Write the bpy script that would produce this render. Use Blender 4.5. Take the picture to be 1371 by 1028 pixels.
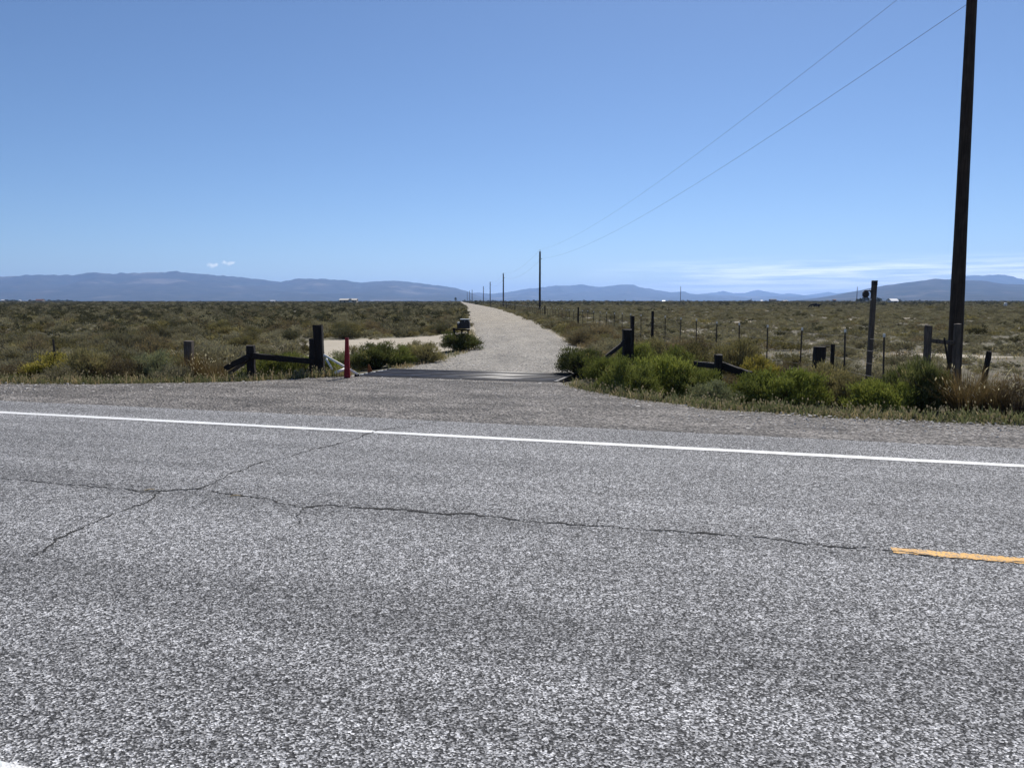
import bpy, bmesh, math, random
import numpy as np
from mathutils import Vector, Matrix, noise as mnoise

R = math.radians
scene = bpy.context.scene
for o in list(bpy.data.objects):
    bpy.data.objects.remove(o)
random.seed(7)
rng = np.random.default_rng(11)
col = scene.collection

# ------------------------------------------------------------------ camera
CAM_H = 1.65
F_PX = 1056.0                       # focal length in photo pixels (photo 1371 wide)
PITCH = math.atan(111.0 / F_PX)     # horizon at row 403
cd = bpy.data.cameras.new('camera')
cam = bpy.data.objects.new('camera', cd)
col.objects.link(cam)
cam.location = (0, 0, CAM_H)
cam.rotation_euler = (math.pi / 2 - PITCH, 0, 0)
cd.sensor_width = 36.0
cd.lens = 36.0 * F_PX / 1371.0
cd.clip_start = 0.05
cd.clip_end = 120000.0
scene.camera = cam
scene.render.resolution_x, scene.render.resolution_y = 1024, 767

# ------------------------------------------------------------------ sky, sun, exposure
SUN_EL, SUN_AZ = R(46), R(18)       # azimuth clockwise from +Y (towards +X)
world = bpy.data.worlds.new('World')
scene.world = world
world.use_nodes = True
wn = world.node_tree.nodes
wl = world.node_tree.links
wn.clear()
wout = wn.new('ShaderNodeOutputWorld')
wbg = wn.new('ShaderNodeBackground')
wsky = wn.new('ShaderNodeTexSky')
wsky.sky_type = 'NISHITA'
wsky.sun_disc = False
wsky.sun_elevation = SUN_EL
wsky.sun_rotation = SUN_AZ
wsky.altitude = 2300
wsky.air_density = 1.0
wsky.dust_density = 0.9
wsky.ozone_density = 6.5
wbg.inputs['Strength'].default_value = 0.086
wl.new(wbg.outputs[0], wout.inputs['Surface'])
SKY = wsky.outputs[0]

sd = bpy.data.lights.new('sun', 'SUN')
sd.energy = 5.0
sd.angle = R(0.53)
sd.color = (1.0, 0.955, 0.89)
sun = bpy.data.objects.new('sun', sd)
col.objects.link(sun)
sun_dir = Vector((math.sin(SUN_AZ) * math.cos(SUN_EL), math.cos(SUN_AZ) * math.cos(SUN_EL), math.sin(SUN_EL)))
sun.rotation_euler = sun_dir.to_track_quat('Z', 'Y').to_euler()
sun.location = (0, 0, 60)

scene.render.engine = 'CYCLES'
scene.view_settings.view_transform = 'Standard'
scene.view_settings.look = 'None'
scene.view_settings.exposure = 0.18
scene.view_settings.gamma = 1.0
scene.view_settings.use_curve_mapping = False
scene.cycles.max_bounces = 6
scene.cycles.diffuse_bounces = 3
scene.cycles.transparent_max_bounces = 8
scene.cycles.volume_bounces = 3

# thin bank of cirrus low over the horizon
def wnode(t, **kw):
    n = wn.new(t)
    for k, v in kw.items():
        setattr(n, k, v)
    return n
wtc = wnode('ShaderNodeTexCoord')
wsep = wnode('ShaderNodeSeparateXYZ')
wl.new(wtc.outputs['Generated'], wsep.inputs[0])
wmap = wnode('ShaderNodeMapping')
wmap.inputs['Scale'].default_value = (6, 6, 110)
wl.new(wtc.outputs['Generated'], wmap.inputs[0])
wno = wnode('ShaderNodeTexNoise')
wno.inputs['Scale'].default_value = 1.6
wno.inputs['Detail'].default_value = 5
wno.inputs['Roughness'].default_value = 0.55
wl.new(wmap.outputs[0], wno.inputs['Vector'])
welev = wnode('ShaderNodeValToRGB')          # cloud layer sits between 0.5 and 2.6 degrees
e = welev.color_ramp.elements
e[0].position = 0.0; e[0].color = (1, 1, 1, 1)
e[1].position = 0.052; e[1].color = (0, 0, 0, 1)
m1 = welev.color_ramp.elements.new(0.034); m1.color = (0.9, 0.9, 0.9, 1)
wl.new(wsep.outputs['Z'], welev.inputs[0])
wazr = wnode('ShaderNodeMapRange')           # the bank lies to the south-west only
wazr.inputs[1].default_value = 0.08; wazr.inputs[2].default_value = 0.30
wl.new(wsep.outputs['X'], wazr.inputs[0])
wnr = wnode('ShaderNodeMapRange')
wnr.inputs[1].default_value = 0.36; wnr.inputs[2].default_value = 0.60
wl.new(wno.outputs['Fac'], wnr.inputs[0])
wmu = wnode('ShaderNodeMath', operation='MULTIPLY')
wl.new(wnr.outputs[0], wmu.inputs[0]); wl.new(welev.outputs[0], wmu.inputs[1])
wmu2 = wnode('ShaderNodeMath', operation='MULTIPLY')
wl.new(wmu.outputs[0], wmu2.inputs[0]); wl.new(wazr.outputs[0], wmu2.inputs[1])
wmu3 = wnode('ShaderNodeMath', operation='MULTIPLY')
wl.new(wmu2.outputs[0], wmu3.inputs[0]); wmu3.inputs[1].default_value = 1.0
wmix = wnode('ShaderNodeMixRGB')
wl.new(wmu3.outputs[0], wmix.inputs['Fac'])
wl.new(SKY, wmix.inputs['Color1'])
wmix.inputs['Color2'].default_value = (15.0, 15.6, 16.0, 1)
# two small puffs of cumulus over the long range
wpn = wnode('ShaderNodeTexNoise'); wpn.inputs['Scale'].default_value = 260.0; wpn.inputs['Detail'].default_value = 4
wl.new(wtc.outputs['Generated'], wpn.inputs['Vector'])
last = wmix.outputs[0]
for (az_px, el_px, wid) in ((283, 355.5, 5.5), (289.5, 354.5, 3.5), (301, 351.5, 4.0), (307, 353, 4.5), (312, 352, 3.0)):
    dv = Vector(((az_px - 685.5) / F_PX, math.cos(PITCH) + (514 - el_px) / F_PX * math.sin(PITCH), -math.sin(PITCH) + (514 - el_px) / F_PX * math.cos(PITCH))).normalized()
    sub = wnode('ShaderNodeVectorMath', operation='SUBTRACT'); wl.new(wtc.outputs['Generated'], sub.inputs[0]); sub.inputs[1].default_value = dv
    mul = wnode('ShaderNodeVectorMath', operation='MULTIPLY'); wl.new(sub.outputs[0], mul.inputs[0]); mul.inputs[1].default_value = (1, 1, 1.5)
    ln = wnode('ShaderNodeVectorMath', operation='LENGTH'); wl.new(mul.outputs[0], ln.inputs[0])
    ad = wnode('ShaderNodeMath', operation='MULTIPLY_ADD'); wl.new(wpn.outputs['Fac'], ad.inputs[0]); ad.inputs[1].default_value = 7.0 / F_PX; wl.new(ln.outputs['Value'], ad.inputs[2])
    mr_w = wnode('ShaderNodeMapRange'); wl.new(ad.outputs[0], mr_w.inputs[0])
    mr_w.inputs[1].default_value = (wid + 3.5) / F_PX; mr_w.inputs[2].default_value = (wid * 0.2 + 3.0) / F_PX
    mr_w.inputs[3].default_value = 0.0; mr_w.inputs[4].default_value = 0.75
    mx = wnode('ShaderNodeMixRGB'); wl.new(mr_w.outputs[0], mx.inputs['Fac']); wl.new(last, mx.inputs['Color1']); mx.inputs['Color2'].default_value = (12.5, 12.6, 12.4, 1)
    last = mx.outputs[0]
wl.new(last, wbg.inputs['Color'])

# ------------------------------------------------------------------ helpers
def unproject(px, py, z=0.0):
    """photo pixel -> point on the level z"""
    x = (px - 685.5) / F_PX
    y = (514.0 - py) / F_PX
    d = Vector((x, math.cos(PITCH) + y * math.sin(PITCH), -math.sin(PITCH) + y * math.cos(PITCH)))
    t = (z - CAM_H) / d.z
    return Vector((d.x * t, d.y * t, z))

def at_depth(px, py, Y):
    """photo pixel -> point at world distance Y ahead"""
    x = (px - 685.5) / F_PX
    y = (514.0 - py) / F_PX
    d = Vector((x, math.cos(PITCH) + y * math.sin(PITCH), -math.sin(PITCH) + y * math.cos(PITCH)))
    t = Y / d.y
    return Vector((d.x * t, Y, CAM_H + d.z * t))

ROAD_A = math.radians(16.75)        # the highway runs 16.75 degrees off the picture plane
RC, RS = math.cos(ROAD_A), math.sin(ROAD_A)
def to_uv(x, y):
    return x * RC - y * RS, x * RS + y * RC
def to_xy(u, v):
    return u * RC + v * RS, -u * RS + v * RC

def link(o, parent=None):
    col.objects.link(o)
    if parent is not None:
        o.parent = parent
    return o

def mesh_obj(name, verts, faces, mat, parent=None, smooth=False, mats=None, midx=None):
    me = bpy.data.meshes.new(name)
    me.from_pydata([tuple(v) for v in verts], [], faces)
    for m in (mats or [mat]):
        me.materials.append(m)
    if midx is not None:
        me.polygons.foreach_set('material_index', midx)
    if smooth:
        me.polygons.foreach_set('use_smooth', [True] * len(me.polygons))
    me.update()
    return link(bpy.data.objects.new(name, me), parent)

def bm_obj(name, bm, mat, parent=None, smooth=False):
    me = bpy.data.meshes.new(name)
    bm.to_mesh(me)
    bm.free()
    me.materials.append(mat)
    if smooth:
        me.polygons.foreach_set('use_smooth', [True] * len(me.polygons))
    return link(bpy.data.objects.new(name, me), parent)

def tag(o, label=None, cat=None, group=None, kind=None):
    if label: o['label'] = label
    if cat: o['category'] = cat
    if group: o['group'] = group
    if kind: o['kind'] = kind
    return o

def empty(name, loc, rz=0.0):
    o = bpy.data.objects.new(name, None)
    o.empty_display_size = 0.2
    o.location = loc
    o.rotation_euler = (0, 0, rz)
    return link(o)

def bm_box(bm, cx, cy, cz, sx, sy, sz, mat=None):
    r = bmesh.ops.create_cube(bm, size=1.0)
    M = Matrix.Translation((cx, cy, cz)) @ Matrix.Diagonal((sx, sy, sz, 1))
    if mat is not None:
        M = mat @ M
    bmesh.ops.transform(bm, matrix=M, verts=r['verts'])
    return r['verts']

def bm_tube(bm, p0, p1, r0, r1=None, n=8, cap=True):
    p0, p1 = Vector(p0), Vector(p1)
    r1 = r0 if r1 is None else r1
    d = (p1 - p0)
    L = d.length
    q = d.to_track_quat('Z', 'Y').to_matrix().to_4x4()
    r = bmesh.ops.create_cone(bm, cap_ends=cap, segments=n, radius1=r0, radius2=r1, depth=L)
    M = Matrix.Translation((p0 + p1) / 2) @ q
    bmesh.ops.transform(bm, matrix=M, verts=r['verts'])
    return r['verts']

def bm_timber(bm, p0, p1, w, h, seed=0, rough=0.006, segs=6, roll=0.0):
    """a weathered squared timber between two points: uneven faces, worn corners"""
    p0, p1 = Vector(p0), Vector(p1)
    d = p1 - p0
    L = d.length
    q = d.to_track_quat('Z', 'Y').to_matrix().to_4x4() @ Matrix.Rotation(roll, 4, 'Z')
    M = Matrix.Translation(p0) @ q
    c = 0.14 * min(w, h)
    prof = [(-w/2+c, -h/2), (w/2-c, -h/2), (w/2, -h/2+c), (w/2, h/2-c), (w/2-c, h/2), (-w/2+c, h/2), (-w/2, h/2-c), (-w/2, -h/2+c)]
    rr = random.Random(seed)
    rings = []
    for i in range(segs + 1):
        t = i / segs
        ring = []
        for (x, y) in prof:
            ring.append(bm.verts.new(M @ Vector((x + rr.uniform(-rough, rough), y + rr.uniform(-rough, rough), L * t + (rr.uniform(-rough, rough) * 2 if i == segs else 0)))))
        rings.append(ring)
    for i in range(segs):
        for j in range(8):
            bm.faces.new((rings[i][j], rings[i][(j+1) % 8], rings[i+1][(j+1) % 8], rings[i+1][j]))
    bm.faces.new(rings[0][::-1])
    bm.faces.new(rings[-1])

def smoothstep(a, b, x):
    t = np.clip((x - a) / (b - a), 0, 1)
    return t * t * (3 - 2 * t)

def vnoise(x, y, s, seed=0.0):
    return mnoise.noise(Vector((x * s + seed * 17.3, y * s - seed * 9.1, seed * 3.7)))

# ------------------------------------------------------------------ materials
def new_mat(name):
    m = bpy.data.materials.new(name)
    m.use_nodes = True
    nt = m.node_tree
    b = nt.nodes['Principled BSDF']
    b.inputs['Specular IOR Level'].default_value = 0.25
    return m, nt, b

def N(nt, t, **kw):
    n = nt.nodes.new(t)
    for k, v in kw.items():
        setattr(n, k, v)
    return n

def noise_node(nt, vec, scale, detail=4, rough=0.55, dist=0.0):
    n = N(nt, 'ShaderNodeTexNoise')
    n.inputs['Scale'].default_value = scale
    n.inputs['Detail'].default_value = detail
    n.inputs['Roughness'].default_value = rough
    n.inputs['Distortion'].default_value = dist
    if vec is not None:
        nt.links.new(vec, n.inputs['Vector'])
    return n.outputs['Fac']

def ramp(nt, fac, stops):
    r = N(nt, 'ShaderNodeValToRGB')
    el = r.color_ramp.elements
    while len(el) < len(stops):
        el.new(0.5)
    for e_, (p, c) in zip(el, stops):
        e_.position = p
        e_.color = (c, c, c, 1) if not isinstance(c, tuple) else (*c, 1)
    nt.links.new(fac, r.inputs[0])
    return r.outputs[0]

def mix(nt, fac, a, b, mode='MIX'):
    n = N(nt, 'ShaderNodeMixRGB', blend_type=mode)
    for sock, v in ((n.inputs['Fac'], fac), (n.inputs['Color1'], a), (n.inputs['Color2'], b)):
        if hasattr(v, 'is_output') or isinstance(v, bpy.types.NodeSocket):
            nt.links.new(v, sock)
        elif isinstance(v, (int, float)):
            sock.default_value = v if sock.type == 'VALUE' else (v, v, v, 1)
        else:
            sock.default_value = (*v, 1)
    return n.outputs[0]

def mathn(nt, op, a, b=0.0):
    n = N(nt, 'ShaderNodeMath', operation=op)
    for s, v in ((n.inputs[0], a), (n.inputs[1], b)):
        if isinstance(v, bpy.types.NodeSocket):
            nt.links.new(v, s)
        else:
            s.default_value = v
    return n.outputs[0]

def bump(nt, b, h, strength=0.5, dist=0.01):
    n = N(nt, 'ShaderNodeBump')
    n.inputs['Strength'].default_value = strength
    n.inputs['Distance'].default_value = dist
    nt.links.new(h, n.inputs['Height'])
    nt.links.new(n.outputs[0], b.inputs['Normal'])

def coords(nt, kind='Object', scale=None):
    tc = N(nt, 'ShaderNodeTexCoord')
    if scale is None:
        return tc.outputs[kind]
    mp = N(nt, 'ShaderNodeMapping')
    mp.inputs['Scale'].default_value = scale
    nt.links.new(tc.outputs[kind], mp.inputs[0])
    return mp.outputs[0]

def geo_pos(nt):
    return N(nt, 'ShaderNodeNewGeometry').outputs['Position']

def attr(nt, name):
    return N(nt, 'ShaderNodeAttribute', attribute_name=name).outputs['Fac']

def voronoi(nt, vec, scale, out='Color', rnd=1.0):
    n = N(nt, 'ShaderNodeTexVoronoi')
    n.inputs['Scale'].default_value = scale
    n.inputs['Randomness'].default_value = rnd
    nt.links.new(vec, n.inputs['Vector'])
    return n.outputs[out]

def mat_asphalt():
    m, nt, b = new_mat('chip_seal')
    P = coords(nt)
    g1 = ramp(nt, voronoi(nt, P, 118.0), [(0.20, 0.040), (0.48, 0.140), (0.77, 0.56)])
    g2 = ramp(nt, voronoi(nt, P, 52.0), [(0.25, 0.64), (0.8, 1.40)])
    g3 = ramp(nt, noise_node(nt, P, 16.0, 5, 0.75), [(0.33, 0.74), (0.67, 1.24)])
    c = mix(nt, 1.0, g1, g2, 'MULTIPLY')
    c = mix(nt, 1.0, c, g3, 'MULTIPLY')
    # wheel tracks and smears drawn out along the road (local x)
    S = coords(nt, 'Object', (0.06, 1.5, 1.0))
    s1 = ramp(nt, noise_node(nt, S, 1.0, 4, 0.6, 0.3), [(0.3, 0.74), (0.7, 1.16)])
    c = mix(nt, 1.0, c, s1, 'MULTIPLY')
    S2 = coords(nt, 'Object', (0.30, 0.55, 1.0))
    s2 = ramp(nt, noise_node(nt, S2, 1.1, 5, 0.6), [(0.3, 0.82), (0.7, 1.12)])
    c = mix(nt, 1.0, c, s2, 'MULTIPLY')
    c = mix(nt, 1.0, c, (1.0, 0.995, 1.0), 'MULTIPLY')
    nt.links.new(c, b.inputs['Base Color'])
    b.inputs['Roughness'].default_value = 0.85
    b.inputs['Specular IOR Level'].default_value = 0.18
    h = voronoi(nt, P, 118.0, 'Distance')
    bump(nt, b, mix(nt, 0.5, h, noise_node(nt, P, 40.0, 4, 0.7)), 0.9, 0.013)
    return m

def mat_gravel(name, tone, stones=(0.4, 1.7), scale=38.0, brown=0.0):
    m, nt, b = new_mat(name)
    P = coords(nt)
    g1 = ramp(nt, voronoi(nt, P, scale), [(0.15, stones[0]), (0.5, 0.95), (0.85, stones[1])])
    g2 = ramp(nt, voronoi(nt, P, scale * 2.4), [(0.2, 0.65), (0.8, 1.35)])
    g3 = ramp(nt, noise_node(nt, P, 1.1, 5, 0.65, 0.5), [(0.3, 0.58), (0.72, 1.32)])
    g4 = ramp(nt, noise_node(nt, coords(nt, 'Object', (0.25, 1.6, 1.0)), 1.2, 4, 0.6, 0.4), [(0.35, 0.72), (0.7, 1.28)])
    c = mix(nt, 1.0, g1, g2, 'MULTIPLY')
    c = mix(nt, 1.0, c, g3, 'MULTIPLY')
    c = mix(nt, 1.0, c, g4, 'MULTIPLY')
    c = mix(nt, 1.0, c, tone, 'MULTIPLY')
    nt.links.new(c, b.inputs['Base Color'])
    b.inputs['Roughness'].default_value = 0.85
    bump(nt, b, voronoi(nt, P, scale, 'Distance'), 1.0, 0.035)
    return m

def mat_lane():
    m, nt, b = new_mat('lane_gravel')
    P = geo_pos(nt)
    g1 = ramp(nt, voronoi(nt, P, 30.0), [(0.15, 0.52), (0.5, 0.92), (0.85, 2.0)])
    g2 = ramp(nt, noise_node(nt, P, 9.0, 5, 0.75), [(0.3, 0.72), (0.7, 1.3)])
    g3 = ramp(nt, noise_node(nt, coords(nt, 'Object', (0.8, 0.22, 1.0)), 1.1, 6, 0.7, 0.5), [(0.3, 0.68), (0.72, 1.22)])
    c = mix(nt, 1.0, g1, g2, 'MULTIPLY')
    c = mix(nt, 1.0, c, g3, 'MULTIPLY')
    # grey crushed stone near the highway, bare tan soil farther along
    sep = N(nt, 'ShaderNodeSeparateXYZ'); nt.links.new(P, sep.inputs[0])
    mr = N(nt, 'ShaderNodeMapRange'); mr.inputs[1].default_value = 34; mr.inputs[2].default_value = 80
    nt.links.new(mathn(nt, 'ADD', sep.outputs['Y'], mathn(nt, 'MULTIPLY', noise_node(nt, P, 0.3, 4), 24.0)), mr.inputs[0])
    tone = mix(nt, mr.outputs[0], (0.225, 0.207, 0.180), (0.265, 0.232, 0.180))
    c = mix(nt, 1.0, c, tone, 'MULTIPLY')
    nt.links.new(c, b.inputs['Base Color'])
    b.inputs['Roughness'].default_value = 0.9
    bump(nt, b, noise_node(nt, P, 24.0, 5, 0.75), 0.6, 0.02)
    return m

def mat_terrain():
    m, nt, b = new_mat('high_desert_soil')
    P = geo_pos(nt)
    n1 = noise_node(nt, P, 0.55, 6, 0.62, 0.4)
    n2 = noise_node(nt, P, 4.5, 5, 0.7)
    n3 = noise_node(nt, P, 0.045, 5, 0.6)
    soil = mix(nt, n2, (0.125, 0.110, 0.085), (0.215, 0.190, 0.150))
    growth = mix(nt, n2, (0.085, 0.080, 0.052), (0.18, 0.165, 0.112))
    f = ramp(nt, mathn(nt, 'ADD', n1, mathn(nt, 'MULTIPLY', attr(nt, 'cover'), 0.5)), [(0.58, 0.0), (0.80, 1.0)])
    c = mix(nt, f, soil, growth)
    # low plants farther off close up into a dark olive mat
    dark = mix(nt, n3, (0.062, 0.061, 0.046), (0.11, 0.103, 0.076))
    c = mix(nt, attr(nt, 'mat'), c, dark)
    sandc = mix(nt, noise_node(nt, P, 1.4, 6, 0.65, 0.4), (0.33, 0.285, 0.215), (0.49, 0.44, 0.36))
    sf = ramp(nt, mathn(nt, 'ADD', attr(nt, 'sand'), mathn(nt, 'MULTIPLY', n1, 0.5)), [(0.55, 0.0), (0.78, 1.0)])
    c = mix(nt, sf, c, sandc)
    nt.links.new(c, b.inputs['Base Color'])
    b.inputs['Roughness'].default_value = 0.95
    b.inputs['Specular IOR Level'].default_value = 0.1
    bump(nt, b, n2, 0.5, 0.05)
    return m

def mat_paint(name, colr, wear=0.35, scale=40):
    m, nt, b = new_mat(name)
    P = coords(nt)
    w = ramp(nt, mix(nt, 0.6, noise_node(nt, P, scale, 5, 0.75), voronoi(nt, P, 85.0)), [(0.36, 1.0), (0.47, 0.0)])
    c = mix(nt, mathn(nt, 'MULTIPLY', w, wear), colr, (0.16, 0.155, 0.15))
    d = ramp(nt, noise_node(nt, P, 2.2, 5, 0.6), [(0.3, 0.86), (0.7, 1.05)])
    nt.links.new(mix(nt, 1.0, c, d, 'MULTIPLY'), b.inputs['Base Color'])
    b.inputs['Roughness'].default_value = 0.6
    bump(nt, b, voronoi(nt, P, 95.0, 'Distance'), 0.5, 0.006)
    return m

def mat_wood(name, dark, light, grain=(14, 14, 1.4)):
    m, nt, b = new_mat(name)
    P = coords(nt, 'Object', grain)
    n1 = noise_node(nt, P, 2.2, 6, 0.7, 0.6)
    n2 = noise_node(nt, coords(nt), 3.0, 4)
    c = mix(nt, ramp(nt, n1, [(0.3, 0.0), (0.7, 1.0)]), dark, light)
    c = mix(nt, 1.0, c, ramp(nt, n2, [(0.3, 0.7), (0.7, 1.2)]), 'MULTIPLY')
    nt.links.new(c, b.inputs['Base Color'])
    b.inputs['Roughness'].default_value = 0.88
    bump(nt, b, n1, 0.6, 0.01)
    return m

def mat_simple(name, c0, c1=None, rough=0.6, scale=8.0, metal=0.0, spec=0.3):
    m, nt, b = new_mat(name)
    c1 = c1 or tuple(v * 0.7 for v in c0)
    n = noise_node(nt, coords(nt), scale, 5, 0.65)
    nt.links.new(mix(nt, ramp(nt, n, [(0.35, 0.0), (0.65, 1.0)]), c0, c1), b.inputs['Base Color'])
    b.inputs['Roughness'].default_value = rough
    b.inputs['Metallic'].default_value = metal
    b.inputs['Specular IOR Level'].default_value = spec
    return m

def mat_leaf(name, c0, c1, dry=(0.30, 0.24, 0.13), dryness=0.06, trans=0.34, vary=0.35):
    m = bpy.data.materials.new(name)
    m.use_nodes = True
    nt = m.node_tree
    nt.nodes.clear()
    out = N(nt, 'ShaderNodeOutputMaterial')
    t = attr(nt, 'tint')
    c = mix(nt, t, c0, c1)
    dr = ramp(nt, t, [(max(0.0, 1 - dryness * 2) - 0.001, 0.0), (1.0, 0.9)])
    c = mix(nt, dr, c, dry)
    oi = N(nt, 'ShaderNodeObjectInfo')
    v = ramp(nt, oi.outputs['Random'], [(0.0, 1 - vary), (0.5, 1.0), (1.0, 1 + vary)])
    c = mix(nt, 1.0, c, v, 'MULTIPLY')
    hue = mathn(nt, 'FRACT', mathn(nt, 'MULTIPLY', oi.outputs['Random'], 7.31))
    c = mix(nt, mathn(nt, 'MULTIPLY', hue, 0.30), c, mix(nt, 1.0, c, (1.15, 1.0, 0.85), 'MULTIPLY'))
    d = N(nt, 'ShaderNodeBsdfDiffuse'); tr = N(nt, 'ShaderNodeBsdfTranslucent')
    nt.links.new(c, d.inputs['Color'])
    nt.links.new(mix(nt, 1.0, c, (1.06, 1.08, 0.78), 'MULTIPLY'), tr.inputs['Color'])
    ms = N(nt, 'ShaderNodeMixShader'); ms.inputs[0].default_value = trans
    nt.links.new(d.outputs[0], ms.inputs[1]); nt.links.new(tr.outputs[0], ms.inputs[2])
    nt.links.new(ms.outputs[0], out.inputs['Surface'])
    return m

def mat_mountain():
    m, nt, b = new_mat('mountain_slope')
    P = geo_pos(nt)
    n1 = noise_node(nt, P, 0.0011, 7, 0.6, 0.3)
    n2 = noise_node(nt, P, 0.0045, 6, 0.65)
    c = mix(nt, ramp(nt, n2, [(0.35, 0.0), (0.65, 1.0)]), (0.035, 0.042, 0.034), (0.085, 0.080, 0.062))
    bare = ramp(nt, n1, [(0.57, 0.0), (0.66, 1.0)])
    c = mix(nt, mathn(nt, 'MULTIPLY', bare, 0.75), c, (0.21, 0.18, 0.15))
    nt.links.new(c, b.inputs['Base Color'])
    b.inputs['Roughness'].default_value = 1.0
    b.inputs['Specular IOR Level'].default_value = 0.0
    return m

M_ASPHALT = mat_asphalt()
M_SHOULDER = mat_gravel('shoulder_gravel', (0.190, 0.174, 0.158), (0.22, 2.0), 34.0)
M_LANE = mat_lane()
M_TERRAIN = mat_terrain()
M_WHITE_LINE = mat_paint('white_road_paint', (0.80, 0.80, 0.78), 0.22)
M_YELLOW_LINE = mat_paint('yellow_road_paint', (0.74, 0.40, 0.085), 0.75)
M_CRACK = mat_simple('dark_crack', (0.022, 0.021, 0.020), (0.035, 0.033, 0.03), 0.95, 30)  # near-black tone of the cracks in the road
M_POLE = mat_wood('creosoted_pine', (0.020, 0.014, 0.010), (0.065, 0.048, 0.036), (16, 16, 0.9))
M_POLE_GREY = mat_wood('grey_pole_wood', (0.055, 0.045, 0.037), (0.15, 0.125, 0.10), (16, 16, 0.9))
M_TIE = mat_wood('tarred_tie_wood', (0.010, 0.009, 0.009), (0.040, 0.031, 0.026))
M_GREYWOOD = mat_wood('weathered_grey_wood', (0.050, 0.040, 0.033), (0.16, 0.128, 0.102))
M_STEEL = mat_simple('painted_steel', (0.035, 0.034, 0.03), (0.07, 0.05, 0.04), 0.6, 20)
M_RUSTY = mat_simple('worn_rail_steel', (0.085, 0.084, 0.088), (0.035, 0.030, 0.030), 0.62, 3, 0.0, 0.4)
M_WORN = mat_simple('tyre_polished_steel', (0.20, 0.20, 0.215), (0.07, 0.065, 0.065), 0.42, 1.6, 0.2, 0.5)
M_DULL = mat_simple('tarry_black_steel', (0.03, 0.03, 0.036), (0.06, 0.055, 0.06), 0.55, 2.0, 0.0, 0.4)
M_WHITE = mat_simple('white_enamel', (0.84, 0.83, 0.79), (0.74, 0.70, 0.62), 0.5, 12)
M_RED = mat_simple('faded_red_paint', (0.26, 0.010, 0.016), (0.20, 0.008, 0.014), 0.55, 10)
M_ORANGE = mat_simple('rusted_orange_plate', (0.32, 0.105, 0.03), (0.16, 0.06, 0.03), 0.8, 14)
M_WIRE = mat_simple('galvanised_wire', (0.16, 0.155, 0.15), (0.10, 0.085, 0.075), 0.5, 30, 0.5)
M_CABLE = mat_simple('dull_aluminium_cable', (0.14, 0.14, 0.15), (0.10, 0.10, 0.11), 0.6, 30, 0.2)
M_PORCELAIN = mat_simple('brown_porcelain', (0.16, 0.17, 0.18), (0.12, 0.12, 0.13), 0.25, 20)
M_BLACKMETAL = mat_simple('dark_iron', (0.022, 0.022, 0.024), (0.04, 0.034, 0.03), 0.6, 18)
M_MAILBOX = mat_simple('dark_grey_sheet_metal', (0.022, 0.022, 0.025), (0.045, 0.04, 0.04), 0.6, 10, 0.0)
M_GALV = mat_simple('galvanised_sheet', (0.55, 0.56, 0.57), (0.42, 0.42, 0.43), 0.4, 12, 0.3)  # also paints the sunlit tops of the mailboxes
M_STRAW = mat_simple('straw', (0.55, 0.42, 0.24), (0.42, 0.3, 0.16), 0.8, 20)
M_STONE = mat_simple('crushed_stone', (0.60, 0.57, 0.52), (0.45, 0.42, 0.39), 0.85, 3.0)
M_TAN = mat_simple('tan_stucco', (0.44, 0.37, 0.27), (0.38, 0.32, 0.24), 0.9, 0.5)
M_TANROOF = mat_simple('pale_metal_roof', (0.62, 0.58, 0.50), (0.55, 0.52, 0.45), 0.5, 0.4)
M_WHITEROOF = mat_simple('white_metal_roof', (0.82, 0.82, 0.82), (0.74, 0.74, 0.75), 0.45, 0.4)
M_HOUSEWALL = mat_simple('painted_siding', (0.60, 0.59, 0.56), (0.52, 0.51, 0.48), 0.8, 0.6)
M_DARKWALL = mat_simple('dark_barn_siding', (0.045, 0.045, 0.05), (0.065, 0.06, 0.06), 0.8, 0.6)
M_BROWNROOF = mat_simple('red_brown_roof', (0.22, 0.10, 0.075), (0.17, 0.085, 0.065), 0.8, 0.5)
M_GLASS = mat_simple('dark_window_glass', (0.02, 0.025, 0.03), (0.03, 0.035, 0.04), 0.1, 2.0, 0.0, 0.5)
M_HIDE = mat_simple('black_hide', (0.012, 0.011, 0.011), (0.022, 0.018, 0.016), 0.8, 3.0)
M_MOUNTAIN = mat_mountain()
M_TWIG = mat_simple('woody_twig', (0.10, 0.078, 0.058), (0.055, 0.042, 0.032), 0.9, 20)
L_SAGE = mat_leaf('sage_leaf', (0.142, 0.134, 0.097), (0.278, 0.252, 0.187), dryness=0.06)
L_OLIVE = mat_leaf('olive_leaf', (0.124, 0.114, 0.060), (0.244, 0.212, 0.118), dryness=0.06)
L_BROWN = mat_leaf('rusty_dry_leaf', (0.125, 0.102, 0.070), (0.235, 0.190, 0.130), dryness=0.12)
L_GREASE = mat_leaf('greasewood_leaf', (0.049, 0.052, 0.036), (0.103, 0.098, 0.067), dryness=0.05)
L_GREEN = mat_leaf('rabbitbrush_green_leaf', (0.107, 0.129, 0.036), (0.214, 0.232, 0.081), dryness=0.03, vary=0.15)
L_BRIGHT = mat_leaf('fresh_green_leaf', (0.125, 0.155, 0.035), (0.255, 0.276, 0.084), dryness=0.02, vary=0.12)
L_DARK = mat_leaf('dark_green_leaf', (0.070, 0.085, 0.035), (0.149, 0.158, 0.070), dryness=0.04, vary=0.15)
L_YELLOW = mat_leaf('yellow_flowering_leaf', (0.135, 0.140, 0.040), (0.340, 0.290, 0.070), dryness=0.05, vary=0.12)
L_GREY = mat_leaf('grey_green_leaf', (0.124, 0.139, 0.084), (0.232, 0.238, 0.153), dryness=0.05, vary=0.15)
L_DEAD = mat_leaf('dead_twig_leaf', (0.071, 0.054, 0.042), (0.155, 0.118, 0.088), dryness=0.10, vary=0.15)
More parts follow.
